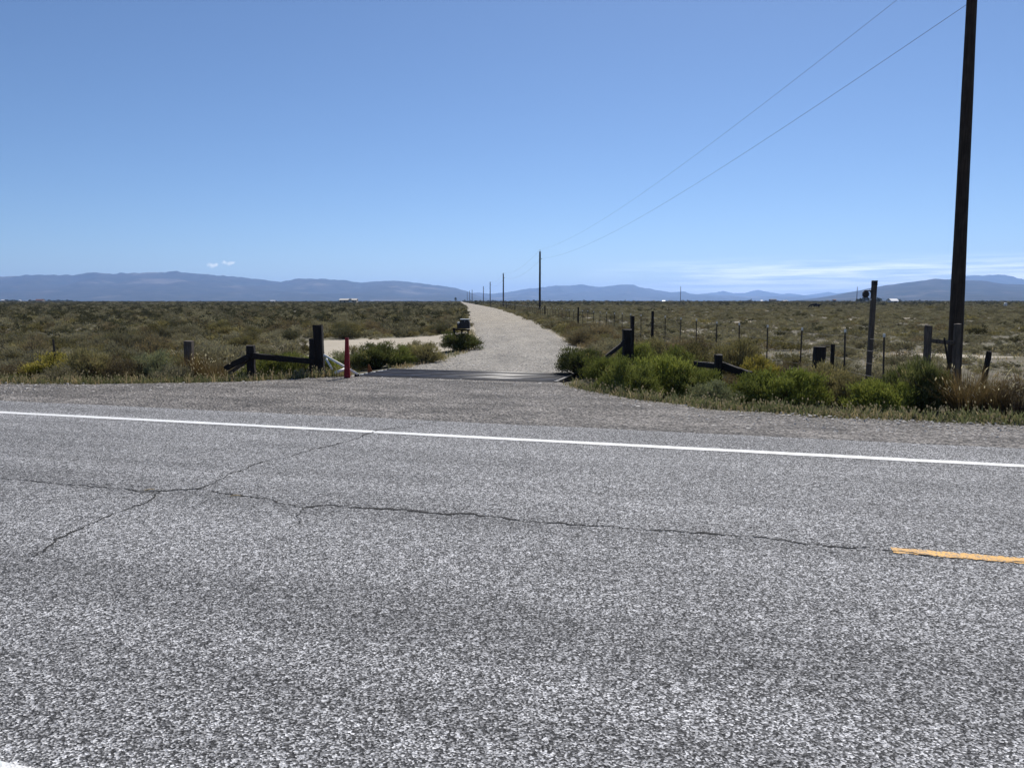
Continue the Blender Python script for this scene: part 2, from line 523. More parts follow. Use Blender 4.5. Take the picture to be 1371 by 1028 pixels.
L_GRASS = mat_leaf('dry_grass_blade', (0.088, 0.071, 0.042), (0.168, 0.113, 0.067), dry=(0.55, 0.49, 0.40), dryness=0.06, trans=0.45, vary=0.12)
L_WEED = mat_leaf('verge_weed_leaf', (0.109, 0.122, 0.066), (0.210, 0.210, 0.126), dry=(0.42, 0.33, 0.23), dryness=0.13, trans=0.4, vary=0.0)
L_TREE = mat_leaf('cottonwood_leaf', (0.025, 0.035, 0.017), (0.055, 0.067, 0.029), dryness=0.02)

# ------------------------------------------------------------------ terrain shape
# outer edge of the gravel shoulder, v as a function of u (the side lane's mouth flares out to the cattle guard)
VOUT_U = [-900, -22, -14.5, -12.3, -11.0, -10.0, -9.3, -8.75, -8.55, -3.72, -3.3, -2.65, -1.75, -0.6, 1.0, 4.0, 900]
VOUT_V = [12.3, 12.3, 12.45, 12.95, 13.5, 14.25, 15.0, 15.6, 15.85, 15.85, 15.0, 14.2, 13.3, 12.65, 12.25, 12.15, 12.2]
def vout(u):
    return np.interp(u, VOUT_U, VOUT_V)

GUARD = (-8.45, -3.8, 15.88, 17.68)     # u0, u1, v0, v1

LANE_PX = [((598, 481), (768, 483)), ((634, 470), (771, 474)), ((642, 460), (768, 463)), ((642, 450), (750, 452)), ((638, 440), (733, 442)),
           ((633, 430), (711, 430)), ((628.5, 421), (688, 421)), ((624, 413), (664, 413)), ((620.5, 409), (645, 409)), ((617, 406), (628.5, 406)), ((615.6, 404.5), (620.6, 404.5))]
lane_rows = [(Vector((*to_xy(-8.2, 17.70), 0)), Vector((*to_xy(-3.85, 17.70), 0)))]
for a, b_ in LANE_PX:
    lane_rows.append((unproject(*a), unproject(*b_)))
# carry the lane on beyond the last row in its own direction
(la, ra) = lane_rows[-1]
for k in (1.8, 3.2):
    lane_rows.append((Vector((la.x * k, la.y * k, 0)), Vector((la.x * k + 7.0, la.y * k, 0))))
LY = np.array([(a.y + b_.y) / 2 for a, b_ in lane_rows])
LXL = np.array([a.x for a, b_ in lane_rows])
LXR = np.array([b_.x for a, b_ in lane_rows])
def lane_edges(y):
    return np.interp(y, LY, LXL), np.interp(y, LY, LXR)

SAND_PX = [(352, 459), (400, 454), (450, 450.5), (520, 449), (600, 446.5), (644, 447), (640, 456), (600, 466), (585, 470), (545, 470), (480, 471), (452, 479), (436, 480), (424, 472), (372, 464)]
SAND = [unproject(x, y, -0.12).xy for x, y in SAND_PX]
def in_poly(x, y, poly):
    c = False
    j = len(poly) - 1
    for i in range(len(poly)):
        xi, yi = poly[i]; xj, yj = poly[j]
        if (yi > y) != (yj > y) and x < (xj - xi) * (y - yi) / (yj - yi) + xi:
            c = not c
        j = i
    return c
def poly_dist(x, y, poly):
    best = 1e9
    for i in range(len(poly)):
        a = poly[i - 1]; b_ = poly[i]
        d = b_ - a
        t = max(0, min(1, ((x - a.x) * d.x + (y - a.y) * d.y) / d.length_squared))
        best = min(best, math.hypot(x - a.x - d.x * t, y - a.y - d.y * t))
    return best

def ground(x, y):
    u, v = to_uv(x, y)
    vo = float(vout(u))
    d = v - vo
    if v < -2.2:                                      # verge behind the camera
        return -0.10 - 0.25 * float(smoothstep(0, 3, -2.2 - v)) + 0.05 * vnoise(x, y, 0.5)
    if d < -0.25:
        return -0.25
    if d < 0.05:
        z = -0.25 + 0.18 * (d + 0.25) / 0.30
    else:
        z = -0.07 - 0.24 * float(smoothstep(0.05, 3.0, d)) + 0.05 * vnoise(x, y, 0.55) * min(1, d) + 0.05 * vnoise(x, y, 0.13, 2) * min(1, d * 0.3)
    # the lane is carried on a low bank
    if y > 16.5 and v > 15.0:
        xl, xr = lane_edges(y)
        out = max(xl - x, x - xr)
        if out < 3.0:
            bank = -0.035 if out > 0 else -0.10
            w = 1 - float(smoothstep(0.2, 3.0, out))
            z = z * (1 - w) + bank * w if out > 0 else bank
    if GUARD[0] + 0.1 < u < GUARD[1] - 0.1 and GUARD[2] - 0.1 < v < GUARD[3] + 0.05:
        z = -0.5
    # far swells of the plain
    z += 0.25 * vnoise(x, y, 0.006, 5) * float(smoothstep(120, 500, abs(y)))
    return z

# rows and columns: dense near the camera, stretching out to the mountains
ys = [-26000, -14000, -7000, -3000, -1200, -500, -200, -90, -45, -25, -14, -8, -5, -3]
y = -2.0
while y < 30: ys.append(y); y += 0.42
while y < 110: ys.append(y); y *= 1.022
while y < 1500: ys.append(y); y *= 1.06
while y < 28500: ys.append(y); y *= 1.25
offs = []
o_ = 0.21
while o_ < 15: offs.append(o_); o_ += 0.42
while o_ < 90: offs.append(o_); o_ *= 1.035
while o_ < 1500: offs.append(o_); o_ *= 1.12
while o_ < 26000: offs.append(o_); o_ *= 1.5
offs = [-v for v in offs[::-1]] + offs
verts, cover, sand, matt = [], [], [], []
PATCHES = [(1303, 411.5, 26, 3.5), (1090, 414.0, 40, 5)]
for yy in ys:
    xl, xr = lane_edges(max(yy, 19.0))
    cx = (xl + xr) / 2
    cx = cx * float(smoothstep(8, 22, yy)) + 1.5 * (1 - float(smoothstep(8, 22, yy)))
    for of in offs:
        x = cx + of
        verts.append((x, yy, ground(x, yy)))
        cv = 0.55
        u, v = to_uv(x, yy)
        if of > 10:                       # cropped pasture behind the wire fence
            cv = 0.42 + 0.25 * vnoise(x, yy, 0.11, 3)
        cover.append(cv)
        s = 0.0
        if 20 < yy < 60 and -30 < x < 5:
            if in_poly(x, yy, SAND): s = 1.0
            else:
                s = max(0.0, 0.7 - 0.55 * poly_dist(x, yy, SAND))
        if of > 9 and 27 < yy < 150:
            s = max(s, 0.95 * float(smoothstep(0.34, 0.50, vnoise(x, yy, 0.16, 7))) * float(smoothstep(150, 60, yy) if yy > 60 else 1))
        if yy > 20:
            lx, rx = lane_edges(yy)
            out = max(lx - x, x - rx)
            if -1 < out < 1.0 and yy < 150: s = max(s, 0.55 - 0.5 * max(0, out))
        sand.append(s)
        matt.append(float(smoothstep(110, 420, math.hypot(x, yy))))
nc = len(offs)
faces = []
for i in range(len(ys) - 1):
    for j in range(nc - 1):
        a = i * nc + j
        faces.append((a, a + 1, a + nc + 1, a + nc))
terrain = mesh_obj('terrain', verts, faces, M_TERRAIN, smooth=True)
tag(terrain, 'flat high desert plain of pale soil and low scrub', None, kind='structure')
for nm, data in (('cover', cover), ('sand', sand), ('mat', matt)):
    at = terrain.data.attributes.new(nm, 'FLOAT', 'POINT')
    at.data.foreach_set('value', data)

# ------------------------------------------------------------------ highway
ROAD_ROT = (0, 0, -ROAD_A)
V_NEAR, V_PAVE = -1.6, 10.05
us = list(np.concatenate([np.linspace(-900, -60, 30), np.linspace(-58, 58, 117), np.linspace(60, 900, 30)]))
vs = list(np.linspace(V_NEAR, V_PAVE, 25))
verts = []
for v in vs:
    for u in us:
        jag = 0.05 * vnoise(u, v, 1.3, 4) if v == vs[-1] else 0
        verts.append((u, v + jag, 0.0))
verts += [(u, vs[-1] + 0.06, -0.06) for u in us]
verts += [(u, vs[0] - 0.1, -0.3) for u in us]
nu = len(us)
faces = [(i * nu + j, i * nu + j + 1, (i + 1) * nu + j + 1, (i + 1) * nu + j) for i in range(len(vs)) for j in range(nu - 1)]
bot = (len(vs) + 1) * nu
faces += [(bot + j, bot + j + 1, j + 1, j) for j in range(nu - 1)]
road = mesh_obj('road', verts, faces, M_ASPHALT)
road.rotation_euler = ROAD_ROT
tag(road, 'two lane chip sealed highway crossing in front of the lane', kind='structure')

def strip_on_road(name, u0, u1, vc, w, mat, step=0.12, jag=0.006, z=0.004):
    n = max(2, int((u1 - u0) / step))
    vv = []
    for i in range(n + 1):
        u = u0 + (u1 - u0) * i / n
        vv.append((u, vc - w / 2 + random.uniform(-jag, jag), z))
        vv.append((u, vc + w / 2 + random.uniform(-jag, jag), z))
    ff = [(2 * i, 2 * i + 2, 2 * i + 3, 2 * i + 1) for i in range(n)]
    return mesh_obj(name, vv, ff, mat, road)

def px_v(px, py):
    p = unproject(px, py)
    return to_uv(p.x, p.y)
v_edge = (px_v(0, 552)[1] + px_v(1371, 624)[1] + px_v(685, 588)[1]) / 3
strip_on_road('edge_line', -300, 300, v_edge, 0.155, M_WHITE_LINE)
u_y, v_y = px_v(1194, 736)
strip_on_road('centre_line', u_y, u_y + 3.05, v_y - 0.01, 0.118, M_YELLOW_LINE, step=0.02, jag=0.012)
for k in (1, 2, 3, 4, 5):
    strip_on_road('centre_line', u_y + 12.2 * k, u_y + 12.2 * k + 3.05, v_y, 0.125, M_YELLOW_LINE, jag=0.010)
    strip_on_road('centre_line', u_y - 12.2 * k, u_y - 12.2 * k + 3.05, v_y, 0.125, M_YELLOW_LINE, jag=0.010)
v_nl = px_v(0, 1022)[1] - 0.07
strip_on_road('edge_line', -300, 300, v_nl, 0.155, M_WHITE_LINE)

def crack(points, w0=0.010, w1=0.016, z=0.004, seed=1):
    rr = random.Random(seed)
    P2 = [px_v(*p) for p in points]
    pts = []
    for (a, b_) in zip(P2[:-1], P2[1:]):
        L = math.hypot(b_[0] - a[0], b_[1] - a[1])
        n = max(2, int(L / 0.03))
        for i in range(n):
            t = i / n
            pts.append((a[0] + (b_[0] - a[0]) * t, a[1] + (b_[1] - a[1]) * t))
    pts.append(P2[-1])
    vv = []
    drift = 0
    for i, (u, v) in enumerate(pts):
        drift = 0.80 * drift + rr.uniform(-0.020, 0.020)
        w = rr.uniform(w0 * 0.5, w1) * 0.40 * (0.55 + 2.0 * abs(vnoise(u, v, 1.6, seed)) + (0.8 if rr.random() < 0.08 else 0))
        a = pts[max(0, i - 1)]; b_ = pts[min(len(pts) - 1, i + 1)]
        dx, dy = b_[0] - a[0], b_[1] - a[1]
        L = math.hypot(dx, dy) or 1
        nx, ny = -dy / L, dx / L
        cu, cv = u + nx * drift, v + ny * drift
        vv.append((cu - nx * w, cv - ny * w, z)); vv.append((cu + nx * w, cv + ny * w, z))
    ff = [(2 * i, 2 * i + 2, 2 * i + 3, 2 * i + 1) for i in range(len(pts) - 1)]
    return mesh_obj('crack', vv, ff, M_CRACK, road)

crack([(-60, 637), (0, 641), (50, 644), (97, 649), (160, 654), (190, 657), (225, 656), (262, 655), (285, 659), (320, 664), (368, 671), (400, 680), (440, 677), (480, 680), (550, 684), (620, 688), (680, 694),
       (760, 701), (830, 707), (900, 712), (960, 715), (1030, 720), (1080, 727), (1130, 732), (1193, 736)], 0.016, 0.032, seed=2)
crack([(1193, 738), (1260, 747), (1371, 755), (1460, 762)], 0.010, 0.02, z=0.006, seed=9)
crack([(262, 655), (300, 640), (350, 619), (392, 610), (400, 606), (440, 597), (478, 587), (495, 579), (525, 573), (560, 566)], 0.015, 0.028, seed=3)
crack([(218, 657), (200, 668), (165, 684), (130, 697), (80, 722), (40, 745)], 0.010, 0.020, seed=4)
crack([(404, 681), (398, 695), (392, 708)], 0.006, 0.012, seed=5)
crack([(95, 647), (140, 650), (165, 648), (190, 651)], 0.006, 0.012, seed=6)
crack([(500, 576), (560, 571), (590, 560)], 0.010, 0.016, seed=8)

def straw_bit(px, py, ang, L, label):
    u, v = px_v(px, py)
    bm = bmesh.new()
    x, y = to_xy(u, v)
    dx, dy = math.cos(ang) * L / 2, math.sin(ang) * L / 2
    bm_tube(bm, (-dx, -dy, 0.009), (0, 0, 0.014), 0.005, 0.006, 6)
    bm_tube(bm, (0, 0, 0.014), (dx, dy, 0.009), 0.006, 0.0035, 6)
    o = bm_obj('straw_stalk', bm, M_STRAW)
    o.location = (x, y, 0.0)
    return tag(o, label, 'straw')
straw_bit(200, 657, 0.5, 0.085, 'pale straw stalk lying on the crack where the side crack branches off')
straw_bit(315, 665, 0.35, 0.085, 'tan straw stalk lying on the crack just before it bends')

# ------------------------------------------------------------------ gravel shoulder and lane mouth
us2 = list(np.concatenate([np.linspace(-900, -60, 30), np.linspace(-58, -16, 60), np.linspace(-15.7, 6, 110), np.linspace(6.5, 58, 70), np.linspace(60, 900, 30)]))
NV = 14
verts = []
for i in range(NV + 2):
    for u in us2:
        vo = float(vout(u)) + 0.10 + 0.10 * vnoise(u, 0, 1.7, 6) + 0.07 * vnoise(u, 3, 5.0, 6)
        if i <= NV:
            t = i / NV
            v = V_PAVE - 0.05 + (vo - V_PAVE + 0.05) * t
            z = -0.010 - 0.035 * t * (0.5 if vo > 13 else 1) + 0.007 * vnoise(u, v, 1.2, 3)
            if i == 0: z = -0.02
        else:
            v = vo + 0.12
            z = -0.20
        verts.append((u, v, z))
n2 = len(us2)
faces = [(i * n2 + j, i * n2 + j + 1, (i + 1) * n2 + j + 1, (i + 1) * n2 + j) for i in range(NV + 1) for j in range(n2 - 1)]
shoulder = mesh_obj('gravel_shoulder_path', verts, faces, M_SHOULDER, smooth=True)
shoulder.rotation_euler = ROAD_ROT
tag(shoulder, 'grey gravel shoulder widening into the mouth of the lane', kind='structure')

# the lane itself
verts, faces = [], []
rows = []
def catmull(p0, p1, p2, p3, t):
    return 0.5 * ((2 * p1) + (p2 - p0) * t + (2 * p0 - 5 * p1 + 4 * p2 - p3) * t * t + (3 * p1 - p0 - 3 * p2 + p3) * t ** 3)
for i in range(len(lane_rows) - 1):
    span = (lane_rows[i + 1][0] - lane_rows[i][0]).length
    n = max(2, min(26, int(span / 0.6)))
    for k in range(n):
        t = k / n
        rows.append((lane_rows[i][0].lerp(lane_rows[i + 1][0], t), lane_rows[i][1].lerp(lane_rows[i + 1][1], t)))
rows.append(lane_rows[-1])
NC = 18
for a, b_ in rows:
    for j in range(NC + 3):
        if j == 0 or j == NC + 2:
            p = (a + (a - b_).normalized() * 0.35) if j == 0 else (b_ + (b_ - a).normalized() * 0.35)
            z = -0.16
        else:
            t = (j - 1) / NC
            p = a.lerp(b_, t)
            if j in (1, NC + 1):
                s = -1 if j == 1 else 1
                p = p + (b_ - a).normalized() * s * (0.18 * vnoise(p.x, p.y, 0.7, 8) + 0.1 * vnoise(p.x, p.y, 2.3, 8))
            crown = 0.02 * (1 - (2 * t - 1) ** 2)
            ruts = -0.018 * (math.exp(-((t - 0.3) / 0.09) ** 2) + math.exp(-((t - 0.7) / 0.09) ** 2))
            z = -0.015 + crown + ruts + 0.014 * vnoise(p.x, p.y, 1.0, 9)
        verts.append((p.x, p.y, z))
W = NC + 3
faces = [(i * W + j, i * W + j + 1, (i + 1) * W + j + 1, (i + 1) * W + j) for i in range(len(rows) - 1) for j in range(W - 1)]
lane = mesh_obj('gravel_lane_road', verts, faces, M_LANE, smooth=True)
tag(lane, 'pale gravel lane running straight from the cattle guard to the horizon', kind='structure')

# loose stones
def stones(name, label, pts, mat, seed):
    rr = random.Random(seed)
    base = [(1, 0, 0), (-1, 0, 0), (0, 1, 0), (0, -1, 0), (0, 0, 1), (0, 0, -1)]
    fb = [(0, 2, 4), (2, 1, 4), (1, 3, 4), (3, 0, 4), (2, 0, 5), (1, 2, 5), (3, 1, 5), (0, 3, 5)]
    V, Fc = [], []
    for (x, y, z, s) in pts:
        k = len(V)
        ax = (rr.uniform(0.6, 1.2), rr.uniform(0.6, 1.2), rr.uniform(0.28, 0.5))
        c, sn = math.cos(rr.random() * 6.3), math.sin(rr.random() * 6.3)
        for (bx, by, bz) in base:
            vx, vy, vz = bx * ax[0] * s * rr.uniform(0.7, 1.2), by * ax[1] * s * rr.uniform(0.7, 1.2), bz * ax[2] * s
            V.append((x + vx * c - vy * sn, y + vx * sn + vy * c, z + vz + s * 0.2))
        Fc += [tuple(k + i for i in f) for f in fb]
    o = mesh_obj(name, V, Fc, mat)
    return tag(o, label, kind='stuff')
pts = []
rr = random.Random(5)
for _ in range(9000):
    u = rr.uniform(-26, 13); vo = float(vout(u))
    v = V_PAVE + 0.2 + (vo + 0.15 - V_PAVE - 0.2) * rr.random() ** 0.75
    x, y = to_xy(u, v)
    pts.append((x, y, -0.03, min(0.035, 0.007 + rr.expovariate(130))))
stones('shoulder_gravel', 'loose crushed stone scattered over the shoulder', pts, M_STONE, 1)
pts = []
for _ in range(6000):
    y = 18.2 + 45 * rr.random() ** 1.7
    xl, xr = lane_edges(y)
    x = xl - 0.3 + (xr - xl + 0.6) * rr.random()
    if to_uv(x, y)[1] < GUARD[3] + 0.1: continue
    pts.append((x, y, -0.002, min(0.026, 0.007 + rr.expovariate(150))))
stones('lane_gravel', 'loose crushed stone scattered over the lane', pts, M_STONE, 2)

# ------------------------------------------------------------------ mountains
def ridge(name, label, prof, D, depth_f, depth_b, seed, ncol=240, nr=44):
    px0, px1 = prof[0][0], prof[-1][0]
    xs = [p[0] for p in prof]; yv = [403.0 - p[1] for p in prof]
    V, Fc = [], []
    for i in range(ncol + 1):
        px = px0 + (px1 - px0) * i / ncol
        elev = max(0.0, float(np.interp(px, xs, yv))) / F_PX
        az = math.atan((px - 685.5) / F_PX)
        for j in range(nr + 1):
            t = j / nr
            r = (D - depth_f + (depth_f + depth_b) * t) / math.cos(az)
            x, y = math.sin(az) * r, math.cos(az) * r
            s = (D - depth_f + (depth_f + depth_b) * t - D)
            k = 1 - abs(s) / (depth_f if s < 0 else depth_b)
            H = elev * D
            fine = 1 - abs(mnoise.noise(Vector((x * 0.0011, y * 0.0005, seed)))) * 1.7 - 0.35 * abs(mnoise.noise(Vector((x * 0.0031, y * 0.0012, seed + 4))))
            spur = 0.62 * max(0, k) ** 1.25 + 0.38 * max(0, k) ** 0.8 * fine
            crest = math.exp(-(s / (0.07 * depth_f)) ** 2)
            h = H * (spur * (1 - crest) + crest * (0.985 + 0.075 * mnoise.noise(Vector((x * 0.0024, 0, seed))) + 0.045 * mnoise.noise(Vector((x * 0.009, 0, seed)))))
            h = min(h, H * (r * math.cos(az)) / D * 1.004) if s < 0 else h
            V.append((x, y, -1.0 + h * 1.0 + (CAM_H if k > 0.9 else CAM_H * max(0, k))))
    w = nr + 1
    Fc = [(i * w + j, (i + 1) * w + j, (i + 1) * w + j + 1, i * w + j + 1) for i in range(ncol) for j in range(nr)]
    o = mesh_obj(name, V, Fc, M_MOUNTAIN, smooth=True)
    return tag(o, label, kind='structure')
ridge('mountains', 'long blue mountain range beyond the sagebrush side of the lane',
      [(-420, 390), (-300, 376), (-150, 369), (-60, 372), (0, 371), (35, 368.5), (60, 368), (100, 368.5), (130, 365), (160, 367), (195, 364), (225, 365.5), (240, 363), (268, 367), (290, 367), (310, 369.5), (335, 372), (360, 375.5), (378, 377.5), (400, 373.5),
       (432, 372.5), (455, 375), (485, 378.5), (500, 377), (530, 375.5), (555, 378), (580, 381), (600, 384), (615, 386.5), (628, 391), (640, 396), (655, 400), (675, 403)], 13000, 4200, 3500, 1.0, 520)
ridge('mountains', 'flat topped blue ridge straight behind the line of utility poles',
      [(560, 403), (590, 399), (620, 394), (640, 391.5), (655, 393.5), (680, 391.5), (700, 387), (722, 385), (735, 383), (752, 381.3), (765, 382.5), (778, 381), (800, 384), (830, 381.5), (846, 380.8), (860, 385), (880, 388.5), (898, 391.5), (907, 391), (914, 390), (922, 393), (940, 394),
       (960, 395), (1000, 397), (1050, 396), (1075, 396), (1110, 399), (1160, 403)], 17000, 4500, 4000, 2.0, 420)
ridge('mountains', 'faint pointed peaks far off between the two nearer ridges',
      [(860, 402), (900, 397), (930, 394.5), (955, 391.5), (967, 389.6), (980, 392.5), (995, 392), (1005, 389.5), (1013, 388.2), (1023, 390.5), (1032, 391.5), (1045, 393.5), (1054, 393), (1075, 395), (1095, 393), (1107, 391), (1118, 392.5), (1140, 390.5),
       (1165, 388), (1178, 386), (1190, 385.5), (1205, 388), (1240, 396), (1280, 402)], 22000, 4500, 4000, 3.0, 360)
ridge('mountains', 'darker rounded mountain behind the wire fence and tall pole',
      [(1055, 403), (1090, 399), (1120, 394), (1150, 388), (1180, 382.5), (1200, 379.5), (1225, 376), (1246, 373), (1262, 374), (1285, 375), (1310, 375.5), (1335, 379.5), (1371, 381), (1430, 384), (1520, 389), (1640, 397), (1750, 403)], 8500, 3000, 2600, 4.0, 340)
ridge('mountains', 'pale blue dome shaped mountain rising behind the darker one',
      [(1180, 398), (1230, 381), (1262, 373.5), (1285, 370.5), (1310, 368), (1326, 366.8), (1340, 368), (1355, 371), (1371, 375.5), (1410, 381), (1480, 390), (1560, 402)], 15000, 3400, 3000, 5.0, 260)
# ------------------------------------------------------------------ plants: mesh makers
def tint_mesh(name, V, Fc, mi, tint, mats):
    me = bpy.data.meshes.new(name)
    me.from_pydata(V, [], Fc)
    for m in mats:
        me.materials.append(m)
    me.polygons.foreach_set('material_index', mi)
    at = me.attributes.new('tint', 'FLOAT', 'FACE')
    at.data.foreach_set('value', tint)
    me.update()
    return me

def bush_mesh(name, seed, leaf, nclump=60, nleaf=50, ll=0.075, lw=0.014, height=0.72, upright=0.55, stems=True, ragged=0.35, spread=0.055, tips=None):
    """one shrub, 1 m across: clumps of narrow leaves at the ends of woody stems"""
    g = np.random.default_rng(seed)
    V, Fc, mi, tint = [], [], [], []
    for c in range(nclump):
        th = g.uniform(0, 2 * math.pi)
        cp = g.uniform(0.02, 1.0)
        sp = math.sqrt(1 - cp * cp)
        lump = 1 + ragged * mnoise.noise(Vector((math.cos(th) * 1.6 * sp + seed, math.sin(th) * 1.6 * sp, cp * 1.6 + seed * 0.7)))
        r = lump * (1 - 0.55 * g.random() ** 2.2) * 0.94
        ctr = np.array((0.46 * r * sp * math.cos(th), 0.46 * r * sp * math.sin(th), height * (0.06 + 0.90 * r * (0.08 + 0.92 * cp))))
        out = ctr / (np.linalg.norm(ctr) + 1e-6)
        tc = g.uniform(0.0, 0.72)
        if stems:
            b = np.array((ctr[0] * 0.12, ctr[1] * 0.12, 0.0))
            e = np.cross(out, (0.3, 0.9, 0.1)); e /= np.linalg.norm(e)
            f = np.cross(out, e)
            k = len(V)
            for q, (p, w) in enumerate(((b, 0.011), (ctr, 0.004))):
                for a in (0, 2.1, 4.2):
                    V.append(tuple(p + w * (math.cos(a) * e + math.sin(a) * f)))
            for a in range(3):
                Fc.append((k + a, k + (a + 1) % 3, k + 3 + (a + 1) % 3, k + 3 + a)); mi.append(1); tint.append(0.0)
        P = ctr + g.normal(0, spread, (nleaf, 3)) * (1, 1, 0.8)
        up = np.array((0, 0, 1.0))
        D = out * (1 - upright) + up * upright + g.normal(0, 0.33, (nleaf, 3))
        D /= np.linalg.norm(D, axis=1)[:, None]
        S = np.cross(D, g.normal(0, 1, (nleaf, 3)))
        S /= (np.linalg.norm(S, axis=1)[:, None] + 1e-9)
        L = ll * g.uniform(0.6, 1.35, nleaf)
        for i in range(nleaf):
            p = P[i]
            if p[2] < 0.01: p[2] = 0.01 + abs(p[2]) * 0.3
            k = len(V)
            d = D[i] * L[i]
            s = S[i] * lw * 0.5
            V.append(tuple(p)); V.append(tuple(p + d * 0.55 + s)); V.append(tuple(p + d)); V.append(tuple(p + d * 0.55 - s))
            Fc.append((k, k + 1, k + 2, k + 3)); mi.append(0)
            hi = p[2] / height
            t_ = tc + g.uniform(0, 0.33)
            if tips and hi > 0.62 and g.random() < tips: t_ = 0.93
            tint.append(min(1.0, t_))
    return tint_mesh(name, V, Fc, mi, tint, [leaf, M_TWIG])

def grass_mesh(name, seed, leaf, nblade=220, height=1.0, lean=0.35, w=0.012, heads=0.4, r0=0.16):
    """one bunch of tall grass, about 1 m across: arching blades, pale seed heads"""
    g = np.random.default_rng(seed)
    V, Fc, mi, tint = [], [], [], []
    for b in range(nblade):
        th = g.uniform(0, 6.283); rr_ = r0 * math.sqrt(g.random())
        base = np.array((rr_ * math.cos(th), rr_ * math.sin(th), 0))
        d = np.array((math.cos(th + g.normal(0, 0.5)), math.sin(th + g.normal(0, 0.5)), 0)) * abs(g.normal(0, lean))
        H = height * g.uniform(0.45, 1.0)
        sd_ = np.array((-d[1], d[0], 0)) + g.normal(0, 0.3, 3) * (1, 1, 0)
        sd_ /= np.linalg.norm(sd_) + 1e-6
        ww = w * g.uniform(0.5, 1.2)
        t0 = g.uniform(0.0, 0.86)
        k = len(V)
        for q in range(4):
            t = q / 3
            p = base + d * (t ** 1.7) * height + np.array((0, 0, H * (t - 0.18 * np.linalg.norm(d) * t * t)))
            wv = ww * (1 - 0.85 * t)
            V.append(tuple(p - sd_ * wv)); V.append(tuple(p + sd_ * wv))
        for q in range(3):
            Fc.append((k + 2 * q, k + 2 * q + 1, k + 2 * q + 3, k + 2 * q + 2)); mi.append(0); tint.append(t0)
        if g.random() < heads:
            tip = base + d * height + np.array((0, 0, H * (1 - 0.18 * np.linalg.norm(d))))
            dd = d * 0.8 + np.array((0, 0, 0.45)) + g.normal(0, 0.15, 3)
            dd *= 0.07 / (np.linalg.norm(dd) + 1e-6)
            k = len(V)
            V += [tuple(tip - dd * 0.3), tuple(tip + dd * 0.3 + sd_ * 0.007), tuple(tip + dd), tuple(tip + dd * 0.3 - sd_ * 0.007)]
            Fc.append((k, k + 1, k + 2, k + 3)); mi.append(0); tint.append(1.0)
    return tint_mesh(name, V, Fc, mi, tint, [leaf, M_TWIG])

KIND = {
    'green': [bush_mesh('green_a', 21, L_GREEN, 125, 74, 0.085, 0.012, 0.80, 0.72), bush_mesh('green_b', 22, L_GREEN, 120, 74, 0.085, 0.012, 0.74, 0.70)],
    'bright': [bush_mesh('bright_a', 23, L_BRIGHT, 120, 74, 0.085, 0.013, 0.74, 0.72)],
    'dark': [bush_mesh('dark_a', 24, L_DARK, 125, 80, 0.085, 0.013, 0.85, 0.60, ragged=0.5), bush_mesh('dark_b', 25, L_DARK, 120, 76, 0.08, 0.013, 0.75, 0.55, ragged=0.5)],
    'olive': [bush_mesh('olive_a', 26, L_OLIVE, 110, 66, 0.075, 0.012, 0.75, 0.55), bush_mesh('olive_b', 27, L_OLIVE, 110, 66, 0.075, 0.012, 0.68, 0.55, ragged=0.5)],
    'grey': [bush_mesh('grey_a', 28, L_GREY, 105, 66, 0.07, 0.012, 0.72, 0.5, ragged=0.45), bush_mesh('grey_b', 29, L_GREY, 105, 66, 0.06, 0.013, 0.60, 0.45)],
    'yellow': [bush_mesh('yellow_a', 30, L_YELLOW, 110, 66, 0.07, 0.014, 0.72, 0.65, tips=0.5)],
    'dead': [bush_mesh('dead_a', 31, L_DEAD, 90, 40, 0.12, 0.008, 0.80, 0.60), bush_mesh('dead_b', 32, L_DEAD, 80, 36, 0.11, 0.008, 0.7, 0.5, ragged=0.55)],
    'brown': [bush_mesh('brown_a', 33, L_BROWN, 105, 64, 0.075, 0.011, 0.72, 0.55)],
    'grass': [grass_mesh('grass_a', 34, L_GRASS, 1000, 1.0, 0.30, 0.0042, 0.06, 0.22), grass_mesh('grass_b', 35, L_GRASS, 800, 0.9, 0.46, 0.0042, 0.10, 0.18)],
}
SAGE_NEAR = [bush_mesh('sage_a', 41, L_SAGE, 70, 48, 0.075, 0.013, 0.68, 0.45), bush_mesh('sage_b', 42, L_SAGE, 70, 46, 0.075, 0.013, 0.58, 0.4, ragged=0.55),
             bush_mesh('sage_c', 43, L_OLIVE, 70, 48, 0.075, 0.013, 0.66, 0.5, ragged=0.45), bush_mesh('sage_d', 44, L_BROWN, 64, 44, 0.08, 0.011, 0.66, 0.5, ragged=0.5),
             bush_mesh('sage_e', 45, L_GREASE, 72, 48, 0.075, 0.013, 0.70, 0.5, ragged=0.4)]
SAGE_FAR = [bush_mesh('sage_far_a', 51, L_SAGE, 30, 15, 0.15, 0.040, 0.68, 0.45, False), bush_mesh('sage_far_b', 52, L_SAGE, 30, 15, 0.15, 0.040, 0.56, 0.4, False, 0.55),
            bush_mesh('sage_far_c', 53, L_OLIVE, 30, 15, 0.15, 0.040, 0.66, 0.5, False, 0.45), bush_mesh('sage_far_d', 54, L_BROWN, 28, 14, 0.16, 0.036, 0.66, 0.5, False, 0.5),
            bush_mesh('sage_far_e', 55, L_GREASE, 30, 16, 0.15, 0.040, 0.70, 0.5, False, 0.4)]

# ------------------------------------------------------------------ posts, poles, fence
def G(x, y):
    return ground(x, y)

def seat(px, Y):
    """a point on the ground in the column px at distance Y"""
    p = at_depth(px, 470, Y)
    return Vector((p.x, Y, G(p.x, Y)))

